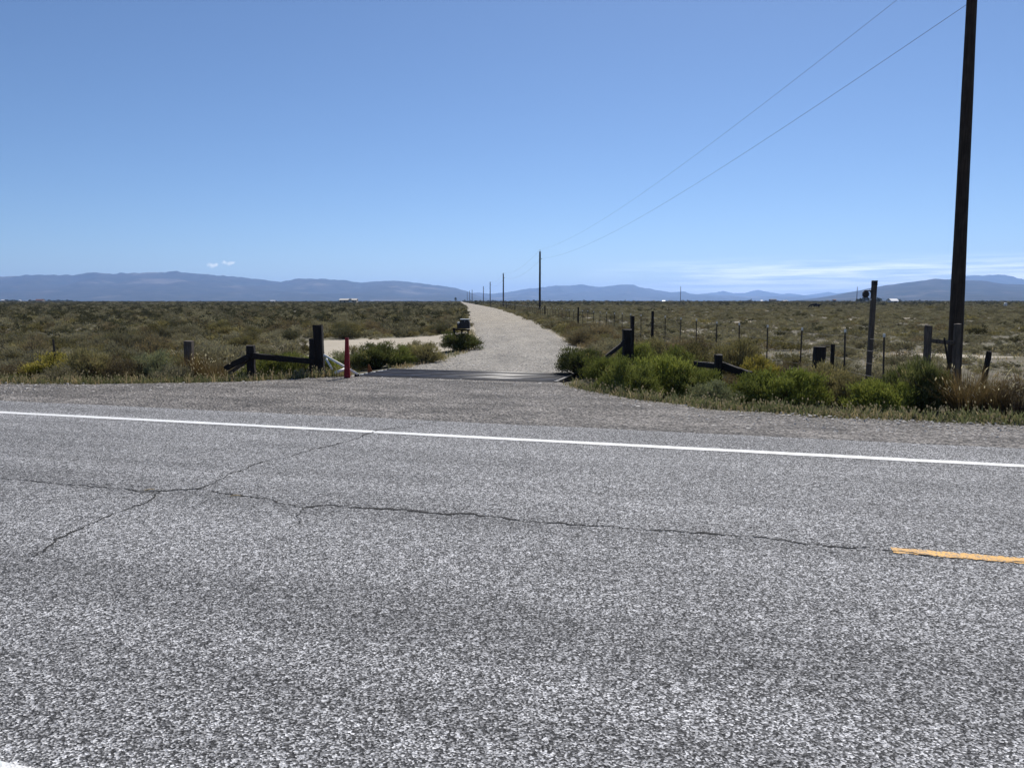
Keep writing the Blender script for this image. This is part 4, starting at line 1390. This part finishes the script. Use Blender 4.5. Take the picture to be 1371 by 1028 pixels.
# ------------------------------------------------------------------ the scrub on the plain
def zone(x, y):
    """which growth stands at a point: None where nothing grows"""
    u, v = to_uv(x, y)
    d = v - float(vout(u))
    if d < 0.9: return None
    if y > 15:
        xl, xr = lane_edges(y)
        if xl - 0.35 < x < xr + 0.35: return None
    if GUARD[0] - 0.6 < u < GUARD[1] + 0.6 and v < GUARD[3] + 0.4: return None
    if -32 < x < 5 and 20 < y < 60 and in_poly(x, y, SAND): return None
    if y < 30 and -7.6 < x < -0.5 and x > -7.0 * y / 20 and y < 27: return None      # only single bushes between guard and clearing
    xl, xr = lane_edges(max(y, 19.0))
    cx = (xl + xr) / 2
    fx = (613.5 + 9715.0 / max(y, 12) - 685.5) / F_PX * y      # the fence line
    if x < cx: return 'sage'
    if x < fx - 0.2: return 'verge'
    return 'pasture'

pts = []
def scatter(y0, y1, step, size=1.0):
    y = y0
    while y < y1:
        half = 0.80 * y + 14
        x = -half
        while x < half:
            px_ = x + rng.uniform(-0.5, 0.5) * step
            py_ = y + rng.uniform(-0.5, 0.5) * step
            x += step
            zn = zone(px_, py_)
            if zn is None: continue
            n = vnoise(px_, py_, 0.09, 1); n2_ = vnoise(px_, py_, 0.33, 2)
            dist = math.hypot(px_, py_)
            far = float(smoothstep(250, 480, dist))
            if zn == 'sage':
                if n2_ < -0.22 or rng.random() < 0.12: continue
                w = (0.55 + 0.85 * rng.random() ** 1.4) * (1 + 0.3 * n); h = w * rng.uniform(0.48, 0.80)
                fd = 0.42 * float(smoothstep(32, 90, dist)); k = rng.choice(5, p=(0.28 - 0.1 * fd, 0.20 - 0.1 * fd, 0.26 - 0.45 * fd, 0.15 - 0.25 * fd, 0.11 + 0.9 * fd))
            elif zn == 'verge':
                off = px_ - lane_edges(max(py_, 19.0))[1]
                if n2_ < -0.35 or rng.random() < 0.75 * float(smoothstep(2.6, 4.2, off)): continue
                w = rng.uniform(0.7, 1.25); h = w * rng.uniform(0.50, 0.72) * (1 - 0.35 * float(smoothstep(2.6, 4.5, off)))
                k = rng.choice(5, p=(0.18, 0.14, 0.38, 0.22, 0.08))
            else:
                # cropped ground right behind the fence, thicker growth farther out
                cover_ = 0.30 - 0.5 * float(smoothstep(0.10, 0.40, vnoise(px_, py_, 0.16, 7)))
                near = float(smoothstep(20, 27, py_))
                if rng.random() > (0.30 + 0.66 * near) or n2_ < -0.36: continue
                if vnoise(px_, py_, 0.16, 7) > 0.36 and py_ < 120: continue
                w = (0.40 + 0.60 * rng.random() ** 1.5) * (1 + 0.3 * n); h = w * rng.uniform(0.45, 0.70)
                if rng.random() < 0.05: w *= 1.5; h *= 1.6
                fd = 0.6 * far; k = rng.choice(5, p=(0.42 - 0.4 * fd, 0.33 - 0.4 * fd, 0.13, 0.05, 0.07 + 0.8 * fd))
                h *= 1 + 0.9 * far
            w *= size; h *= (1 + (size - 1) * 0.45)
            if any((px_ - a) ** 2 + (py_ - b_) ** 2 < (r + 0.30 * w) ** 2 for a, b_, r in taken if abs(py_ - b_) < 3): continue
            pts.append((px_, py_, w, h, k, zn))
        y += step
scatter(15.0, 60, 0.86)
scatter(60, 130, 1.15, 1.12)
scatter(130, 330, 1.9, 1.4)
scatter(330, 900, 4.3, 2.2)
scatter(900, 2400, 15.0, 5.0)

order = sorted(range(len(pts)), key=lambda i: math.hypot(pts[i][0], pts[i][1]) / max(0.4, pts[i][3]) if abs(pts[i][0]) < 0.655 * pts[i][1] else 1e9)
chosen = order[:295]
chosen_set = set(chosen)
LBL = {'sage': ('sagebrush of the dense scrub on the sandy clearing side of the lane', 'sagebrush on the clearing side'),
       'verge': ('brush crowding the strip between lane and wire fence', 'brush between lane and fence'),
       'pasture': ('low sagebrush in the open pasture behind the wire fence', 'sagebrush in the pasture')}
proto = {}
MARKS = {'sage': [(seat(75, 18.2), 'lone thin steel post'), (seat(252, 18), 'broken grey stump'), (seat(335, 17.2), 'timber brace'), (seat(618, 27.5), 'mailboxes'), (seat(490, 31), 'sandy clearing'), (seat(400, 29), 'end of the sandy clearing')],
         'verge': [(seat(840, 19.4), 'square tie post with plank'), (seat(872, 37.5), 'first wooden fence post'), (seat(774, 60), 'second wooden fence post'), (seat(962, 16.3), 'low post with two rails')],
         'pasture': [(seat(1165, 18.6), 'tall square lantern post'), (seat(1242, 18.3), 'grey rail brace'), (seat(1316, 18.4), 'leaning dark post'), (seat(872, 37.5), 'first wooden fence post'), (seat(1027, 23.5), 'white tipped steel posts')]}
def place_label(k, zn, x, y):
    d, nm = min((math.hypot(x - m.x, y - m.y), nm) for m, nm in MARKS[zn])
    word = 'brush' if zn == 'verge' else ('low sagebrush' if zn == 'pasture' else 'sagebrush')
    how = 'close to the' if d < 3.5 else ('a few strides from the' if d < 8 else ('well beyond the' if d < 16 else 'far out past the'))
    tail = {'sage': '', 'verge': ', lane side', 'pasture': ', in pasture'}[zn]
    return '%s %s %s %s%s' % (LOOK[k], word, how, nm, tail)
LOOK = ('grey-green rounded', 'grey-green flat', 'olive', 'rusty brown', 'dark')
for rank, i in enumerate(chosen):
    x, y, w, h, k, zn = pts[i]
    near = rank < 215
    me = (SAGE_NEAR if near else SAGE_FAR)[k]
    o = bpy.data.objects.new('sagebrush', me)
    h0 = (0.68, 0.58, 0.66, 0.66, 0.70)[k]
    o.location = (x, y, G(x, y) - 0.02)
    o.scale = (w, w, h / h0 * 0.72)
    o.rotation_euler = (0, 0, rng.uniform(0, 6.28))
    link(o)
    tag(o, place_label(k, zn, x, y), 'sagebrush', LBL[zn][1])
    if not near and k not in proto:
        proto[k] = o
for k in range(5):
    if k not in proto:
        o = bpy.data.objects.new('sagebrush', SAGE_FAR[k])
        i = next(j for j in order[295:] if pts[j][4] == k and abs(pts[j][0]) < 0.6 * pts[j][1])
        x, y, w, h, _, zn = pts[i]
        o.location = (x, y, G(x, y) - 0.02); o.scale = (w, w, h); link(o)
        tag(o, place_label(k, zn, x, y), 'sagebrush', LBL[zn][1]); chosen_set.add(i); proto[k] = o

rest = [p for i, p in enumerate(pts) if i not in chosen_set]
V = [(x, y, G(x, y) - 0.02) for x, y, w, h, k, zn in rest]
me = bpy.data.meshes.new('scrub_points')
me.from_pydata(V, [], [])
a1 = me.attributes.new('shrub_scale', 'FLOAT_VECTOR', 'POINT')
a1.data.foreach_set('vector', [c for x, y, w, h, k, zn in rest for c in (w, w, h)])
a2 = me.attributes.new('shrub_turn', 'FLOAT_VECTOR', 'POINT')
a2.data.foreach_set('vector', [c for _ in rest for c in (0.0, 0.0, rng.uniform(0, 6.28))])
a3 = me.attributes.new('shrub_kind', 'INT', 'POINT')
a3.data.foreach_set('value', [int(p[4]) for p in rest])
scrub = link(bpy.data.objects.new('sagebrush_scrub', me))
tag(scrub, 'mass of sagebrush covering the plain out to the horizon', kind='stuff')
ng = bpy.data.node_groups.new('scrub', 'GeometryNodeTree')
ng.interface.new_socket('Geometry', in_out='INPUT', socket_type='NodeSocketGeometry')
ng.interface.new_socket('Geometry', in_out='OUTPUT', socket_type='NodeSocketGeometry')
gi = ng.nodes.new('NodeGroupInput'); go = ng.nodes.new('NodeGroupOutput')
jn = ng.nodes.new('GeometryNodeJoinGeometry')
for k in (4, 3, 2, 1, 0):                       # joined in reverse so that index 0 comes first
    oi = ng.nodes.new('GeometryNodeObjectInfo')
    oi.transform_space = 'ORIGINAL'
    oi.inputs['Object'].default_value = proto[k]
    oi.inputs['As Instance'].default_value = False
    g2i = ng.nodes.new('GeometryNodeGeometryToInstance')
    ng.links.new(oi.outputs['Geometry'], g2i.inputs[0])
    ng.links.new(g2i.outputs[0], jn.inputs[0])
iop = ng.nodes.new('GeometryNodeInstanceOnPoints')
iop.inputs['Pick Instance'].default_value = True
def nattr(name, typ):
    n = ng.nodes.new('GeometryNodeInputNamedAttribute'); n.data_type = typ
    n.inputs['Name'].default_value = name
    return n.outputs['Attribute']
ng.links.new(gi.outputs[0], iop.inputs['Points'])
ng.links.new(jn.outputs[0], iop.inputs['Instance'])
ng.links.new(nattr('shrub_kind', 'INT'), iop.inputs['Instance Index'])
ng.links.new(nattr('shrub_turn', 'FLOAT_VECTOR'), iop.inputs['Rotation'])
ng.links.new(nattr('shrub_scale', 'FLOAT_VECTOR'), iop.inputs['Scale'])
ng.links.new(iop.outputs[0], go.inputs[0])
md = scrub.modifiers.new('scrub', 'NODES'); md.node_group = ng

# ------------------------------------------------------------------ verge weeds and grass
def weeds(name, label, spots, seed, leaf):
    g = np.random.default_rng(seed)
    V, Fc, mi, tint = [], [], [], []
    for (x, y, z, hgt, dens, dry, head) in spots:
        t0 = g.uniform(0, 0.6) if g.random() > dry else 1.0
        for b in range(dens):
            th = g.uniform(0, 6.283)
            base = np.array((x + g.normal(0, 0.07), y + g.normal(0, 0.07), z))
            d = np.array((math.cos(th), math.sin(th), 0)) * abs(g.normal(0, 0.35))
            H = hgt * g.uniform(0.4, 1.1)
            sd_ = np.array((math.sin(th + g.normal(0, 1)), math.cos(th), 0)) * g.uniform(0.004, 0.010)
            k = len(V)
            m_ = base + d * H * 0.35 + np.array((0, 0, H * 0.6)); tp = base + d * H + np.array((0, 0, H * 0.95))
            V += [tuple(base - sd_), tuple(base + sd_), tuple(m_ + sd_), tuple(m_ - sd_), tuple(tp)]
            Fc += [(k, k + 1, k + 2, k + 3), (k + 3, k + 2, k + 4)]; mi += [0, 0]; tt = min(1.0, t0 + g.uniform(0, 0.35)); tint += [tt, tt]
            for s in range(3):                   # side leaves
                q = base * (1 - (s + 1) / 4) + m_ * ((s + 1) / 4)
                a_ = g.uniform(0, 6.283); lv = np.array((math.cos(a_), math.sin(a_), 0.5)) * H * 0.22
                pr = np.array((-lv[1], lv[0], 0)) * 0.16
                k = len(V)
                V += [tuple(q), tuple(q + lv * 0.5 + pr), tuple(q + lv), tuple(q + lv * 0.5 - pr)]
                Fc.append((k, k + 1, k + 2, k + 3)); mi.append(0); tint.append(tt)
            if g.random() < head:
                k = len(V); e = g.uniform(0.008, 0.016)
                V += [tuple(tp + np.array((-e, 0, -e))), tuple(tp + np.array((e, 0.2 * e, -e))), tuple(tp + np.array((0.6 * e, e, e))), tuple(tp + np.array((-0.6 * e, e, 1.2 * e)))]
                Fc.append((k, k + 1, k + 2, k + 3)); mi.append(0); tint.append(1.0)
    me = tint_mesh(name, V, Fc, mi, tint, [leaf])
    o = link(bpy.data.objects.new(name, me))
    return tag(o, label, kind='stuff')
spots = []
for _ in range(2300):
    u = rng.uniform(-3.4, 13); v = float(vout(u)) + 0.02 + abs(rng.normal(0, 0.38))
    x, y = to_xy(u, v)
    n = vnoise(x, y, 0.9, 4)
    tall = 0.12 + 0.16 * rng.random() + 0.10 * max(0, n)
    d = v - float(vout(u))
    if d < 0.2: tall *= 0.55
    spots.append((x, y, G(x, y) - 0.02, tall, 5, 0.07 + (0.15 if n < -0.15 else 0), 0.22))
weeds('verge_weeds', 'low green weeds with pale seed heads lining the shoulder below the rabbitbrush', spots, 3, L_WEED)
spots = []
for _ in range(1900):
    u = rng.uniform(-30, -8.6); v = float(vout(u)) + 0.05 + abs(rng.normal(0, 0.42))
    x, y = to_xy(u, v)
    n = vnoise(x, y, 0.7, 4)
    spots.append((x, y, G(x, y) - 0.02, 0.12 + 0.18 * rng.random() + 0.12 * max(0, n), 5, 0.25, 0.2))
for _ in range(500):                          # lane edges and round the guard
    y = 18.5 + 26 * rng.random() ** 1.5
    xl, xr = lane_edges(y)
    x = xl - abs(rng.normal(0, 0.3)) - 0.15 if rng.random() < 0.5 else xr + abs(rng.normal(0, 0.3)) + 0.15
    if to_uv(x, y)[1] < 17.9: continue
    spots.append((x, y, G(x, y) - 0.02, 0.10 + 0.12 * rng.random(), 5, 0.4, 0.15))
weeds('verge_grass', 'tawny grass and weeds lining the shoulder on the sagebrush side', spots, 4, L_WEED)
spots = []
for _ in range(2600):                         # short pasture grass right behind the fence
    y = rng.uniform(17.5, 34); fx = (613.5 + 9715.0 / y - 685.5) / F_PX * y
    x = fx + rng.uniform(-2.0, 18)
    if zone(x, y) is None: continue
    spots.append((x, y, G(x, y) - 0.01, 0.06 + 0.10 * rng.random(), 4, 0.45, 0.1))
weeds('pasture_grass', 'short dry pasture grass behind the wire fence', spots, 5, L_WEED)

# ------------------------------------------------------------------ far things on the plain
def house(name, px, Y, w, d, h, roof_h, wall_m, roof_m, label, cat, rz=0.0, wins=3, gable=None):
    p = at_depth(px, 404, Y); p.z = G(p.x, Y)
    root = empty(name, p, rz)
    bm = bmesh.new(); bm_box(bm, 0, 0, h / 2 - 0.3, w, d, h + 0.6); 
    # gable ends
    for s in (-1, 1):
        tri = [(s * w / 2, -d / 2, h), (s * w / 2, d / 2, h), (s * w / 2, 0, h + roof_h)]
        bm.faces.new([bm.verts.new(v) for v in tri])
    bm_obj('wall', bm, wall_m, root)
    ov = 0.35
    V = []
    for x in (-w / 2 - ov, w / 2 + ov):
        for (y, z) in ((-d / 2 - ov, h - 0.1), (0, h + roof_h + 0.05), (d / 2 + ov, h - 0.1), (d / 2 + ov, h - 0.3), (0, h + roof_h - 0.15), (-d / 2 - ov, h - 0.3)):
            V.append((x, y, z))
    Fc = [tuple(range(6))[::-1], tuple(range(6, 12))] + [(i, (i + 1) % 6, 6 + (i + 1) % 6, 6 + i) for i in range(6)]
    mesh_obj('roof', V, Fc, roof_m, root)
    for k in range(wins):
        bm = bmesh.new(); bm_box(bm, -w / 2 + w * (k + 0.5) / wins - w * 0.07, -d / 2 - 0.02, h * 0.55, min(1.3, w / wins * 0.4), 0.08, h * 0.35); bm_obj('window', bm, M_GLASS, root)
    bm = bmesh.new(); bm_box(bm, w * 0.12, -d / 2 - 0.03, 1.0, 0.95, 0.08, 2.0); bm_obj('door', bm, M_DARKWALL, root)
    if gable:
        gx, gw, gd = gable
        bm = bmesh.new()
        bm_box(bm, gx, -d / 2 - gd / 2, h / 2 - 0.3, gw, gd, h + 0.6)
        yy = -d / 2 - gd
        f = [bm.verts.new(v) for v in ((gx - gw / 2, yy, h), (gx + gw / 2, yy, h), (gx, yy, h + roof_h * 1.05))]
        bm.faces.new(f)
        bm_obj('wall', bm, M_TANROOF, root)
        V = [(gx - gw / 2 - ov, yy - ov, h - 0.2), (gx, yy - ov, h + roof_h * 1.1), (gx + gw / 2 + ov, yy - ov, h - 0.2), (gx - gw / 2 - ov, 0, h - 0.2), (gx, 0, h + roof_h * 1.1), (gx + gw / 2 + ov, 0, h - 0.2)]
        mesh_obj('roof', V, [(0, 1, 4, 3), (1, 2, 5, 4)], M_DARKWALL, root)
    tag(root, label, cat)
    return root
house('house', 467, 760, 16.2, 8, 3.0, 1.25, M_TAN, M_TANROOF, 'long low tan house with pale roof standing alone among the sagebrush', 'house', 0.0, 4, (2.4, 2.6, 2.5))
house('trailer_home', 365.5, 900, 5.0, 3.2, 2.3, 0.5, M_HOUSEWALL, M_WHITEROOF, 'tiny white trailer on the plain on the far side of the tan house', 'house', 0, 2)
house('house', 1195.5, 620, 5.4, 6.5, 2.0, 1.6, M_HOUSEWALL, M_WHITEROOF, 'small house with a white roof and dark trees at its sides', 'house', 0, 3)
house('barn', 1034.5, 1100, 8.4, 7, 3.6, 0.9, M_DARKWALL, M_DARKWALL, 'low black barn on the plain under the pointed far peaks', 'barn', 0, 2)
house('trailer_home', 1051, 1100, 4.8, 3.5, 2.2, 0.4, M_WHITE, M_WHITEROOF, 'bright white trailer beyond the low black barn', 'house', 0, 2)
house('shed', 1019.5, 1100, 2.6, 2.6, 2.2, 0.8, M_HOUSEWALL, M_WHITEROOF, 'tiny pale shed beside the low black barn', 'shed', 0, 1)
house('house', 54, 1300, 12, 8, 3.0, 2.0, M_TAN, M_BROWNROOF, 'far house with a red-brown roof in the dark tree belt', 'house', 0, 3)
house('house', 27.5, 1350, 2.4, 4, 3.2, 1.0, M_WHITE, M_WHITEROOF, 'tiny white building at the end of the far tree belt', 'house', 0, 1)
house('house', 4.5, 1350, 5, 5, 3.2, 1.0, M_HOUSEWALL, M_WHITEROOF, 'pale far house with trees at both ends of its wall', 'house', 0, 2)
house('shed', 1117, 900, 2.8, 2.8, 3.2, 0.6, M_DARKWALL, M_BROWNROOF, 'tiny dark upright shed between white trailer and lone pasture pole', 'shed', 0, 1)
house('shed', 888.5, 800, 2.2, 2.2, 1.8, 0.5, M_WHITE, M_WHITEROOF, 'tiny white shed near the lone pole under the flat topped ridge', 'shed', 0, 1)

def tree_mesh(seed):
    g = np.random.default_rng(seed)
    V, Fc, mi, tint = [], [], [], []
    for c in range(34):
        th = g.uniform(0, 6.283); ph = g.uniform(-0.7, 1.0); r = 0.5 * g.uniform(0.35, 1.0)
        s = math.sqrt(max(0, 1 - ph * ph))
        ctr = np.array((r * s * math.cos(th), r * s * math.sin(th), 0.60 + 0.40 * ph * g.uniform(0.6, 1)))
        tc = g.uniform(0, 0.7)
        for i in range(26):
            p = ctr + g.normal(0, 0.055, 3); d = g.normal(0, 1, 3); d *= 0.06 / np.linalg.norm(d); q = np.cross(d, g.normal(0, 1, 3)); q *= 0.03 / (np.linalg.norm(q) + 1e-6)
            k = len(V); V += [tuple(p), tuple(p + d * 0.5 + q), tuple(p + d), tuple(p + d * 0.5 - q)]
            Fc.append((k, k + 1, k + 2, k + 3)); mi.append(0); tint.append(min(1, tc + g.uniform(0, 0.3)))
    crown = tint_mesh('crown', V, Fc, mi, tint, [L_TREE])
    bm = bmesh.new()
    bm_tube(bm, (0, 0, -0.05), (0.01, 0, 0.35), 0.035, 0.022, 7); bm_tube(bm, (0.01, 0, 0.33), (0.14, 0.05, 0.62), 0.018, 0.008, 5); bm_tube(bm, (0.01, 0, 0.33), (-0.12, -0.04, 0.66), 0.018, 0.008, 5); bm_tube(bm, (0.01, 0, 0.33), (0.0, 0.06, 0.75), 0.018, 0.007, 5)
    tm = bpy.data.meshes.new('trunk'); bm.to_mesh(tm); bm.free(); tm.materials.append(M_TWIG)
    return crown, tm
TREES = [tree_mesh(s) for s in (61, 62, 63)]
def tree(px, Y, w, h, label, group, var=0):
    p = at_depth(px, 404, Y); p.z = G(p.x, Y)
    root = empty('tree', p, random.uniform(0, 6))
    cr, tr_ = TREES[var % 3]
    for nm, me in (('crown', cr), ('trunk', tr_)):
        o = bpy.data.objects.new(nm, me); link(o, root)
        o.scale = (w, w, h)
    tag(root, label, 'tree', group)
for i, (px, h) in enumerate(((1148.5, 2.6), (1152, 2.9), (1155.5, 3.4), (1159, 3.5), (1162, 3.3), (1175, 3.2), (1178, 2.8))):
    tree(px, 640, 3.6, h * 1.45, 'low dark tree of the grove behind the tall square post', 'grove behind the square post', i)
tree(1189.5, 628, 3.0, 3.6, 'dark bushy tree touching the end of the white roofed house', None, 1)
tree(1204.5, 632, 2.8, 3.3, 'dark round tree apart from the white roofed house', None, 2)
for i, px in enumerate((-6, 9, 14, 18, 22, 40, 46, 66, 72, 78, 84, 90, 95)):
    tree(px, 1330 + 20 * (i % 3), 7.5, 3.4 + 0.9 * (i % 2), 'far tree in the dark belt along the horizon by the brown roofed house', 'far tree belt', i)
for i, (px, Y, h) in enumerate(((636.5, 700, 2.6), (643.5, 720, 2.2), (715, 800, 3.2), (610, 680, 5.5))):
    tree(px, Y, h * (0.9 if i < 3 else 0.35), h, ['small far tree at the lane end beside the sixth pole', 'small far tree at the lane end under the fifth pole', 'small far tree just short of the second pole', 'slender far tree at the very end of the lane'][i], None, i)

# cattle
def cow(px, Y, rz, label, graze):
    p = at_depth(px, 410, Y); p.z = G(p.x, Y)
    me = bpy.data.meshes.new('cow')
    J = [(-0.75, 0, 1.10), (-0.35, 0, 1.05), (0.2, 0, 1.04), (0.65, 0, 1.12), (0.95, 0, 1.12 if not graze else 0.85), (1.22, 0, 1.22 if not graze else 0.42), (1.45, 0, 1.05 if not graze else 0.16)]
    Rr = [0.26, 0.36, 0.38, 0.30, 0.19, 0.15, 0.09]
    E = [(i, i + 1) for i in range(6)]
    for (root, x, ys_) in ((0, -0.68, 0.17), (0, -0.68, -0.17), (3, 0.58, 0.16), (3, 0.58, -0.16)):
        k = len(J)
        back = root == 0
        J += [(x + (0.05 if back else 0.0), ys_, 0.72), (x + (-0.10 if back else 0.02), ys_, 0.42), (x + (-0.04 if back else 0.0), ys_, 0.02)]
        Rr += [0.13, 0.07, 0.055]
        E += [(root, k), (k, k + 1), (k + 1, k + 2)]
    k = len(J)
    J += [(-0.98, 0, 1.02), (-1.0, 0, 0.55)]; Rr += [0.04, 0.03]; E += [(0, k), (k, k + 1)]
    for s in (-1, 1):
        k = len(J); hz = J[5]
        J.append((hz[0] - 0.03, s * 0.24, hz[2] + 0.10)); Rr.append(0.04); E.append((5, k))
    me.from_pydata(J, E, [])
    o = link(bpy.data.objects.new('cow', me))
    sk = o.modifiers.new('skin', 'SKIN'); sk.use_smooth_shade = True
    for v, r in zip(me.skin_vertices[0].data, Rr): v.radius = (r, r)
    me.skin_vertices[0].data[1].use_root = True
    o.modifiers.new('sub', 'SUBSURF').levels = 1
    o.modifiers['sub'].render_levels = 1
    dg = bpy.context.evaluated_depsgraph_get()
    m2 = bpy.data.meshes.new_from_object(o.evaluated_get(dg))
    o.modifiers.clear(); o.data = m2
    m2.materials.clear(); m2.materials.append(M_HIDE)
    o.location = p; o.rotation_euler = (0, 0, rz)
    return tag(o, label, 'cow', 'black cattle in the pasture')
cow(1093.8, 205, 0.25, 'black cow standing in the pasture with its head up', False)
cow(1089.5, 203, math.pi - 0.5, 'black cow grazing with its head down, tail to the other cow', True)

# white tank out in the pasture
p = at_depth(1346, 411, 260); p.z = G(p.x, 260)
tk = empty('water_tank', p)
bm = bmesh.new(); bm_tube(bm, (0, 0, 0.3), (0, 0, 1.3), 0.5, 0.5, 14); bm_tube(bm, (0, 0, 1.3), (0, 0, 1.55), 0.5, 0.15, 14); bm_obj('tank', bm, M_WHITE, tk)
for sx in (-0.3, 0.3):
    bm = bmesh.new(); bm_box(bm, sx, 0, 0.15, 0.12, 0.7, 0.34); bm_obj('skid', bm, M_DARKWALL, tk)
bm = bmesh.new(); bm_tube(bm, (0, 0, 1.5), (0, 0, 1.68), 0.16, 0.16, 10); bm_obj('hatch', bm, M_BLACKMETAL, tk)
tag(tk, 'small white water tank with a dark hatch out in the pasture', 'tank')

# ------------------------------------------------------------------ haze: the air over the whole plain
HAZE_DENSITY = 5.8e-5
bm = bmesh.new()
bm_box(bm, 0, 0, 276, 60000, 60200, 562)
m = bpy.data.materials.new('valley_air'); m.use_nodes = True
nt = m.node_tree; nt.nodes.clear()
out = N(nt, 'ShaderNodeOutputMaterial'); pv = N(nt, 'ShaderNodeVolumePrincipled')
pv.inputs['Color'].default_value = (0.36, 0.57, 1.0, 1)
pv.inputs['Density'].default_value = HAZE_DENSITY
pv.inputs['Anisotropy'].default_value = 0.35
nt.links.new(pv.outputs[0], out.inputs['Volume'])
hz = bm_obj('haze', bm, m)
tag(hz, 'thin blue haze in the air over the plain', kind='stuff')
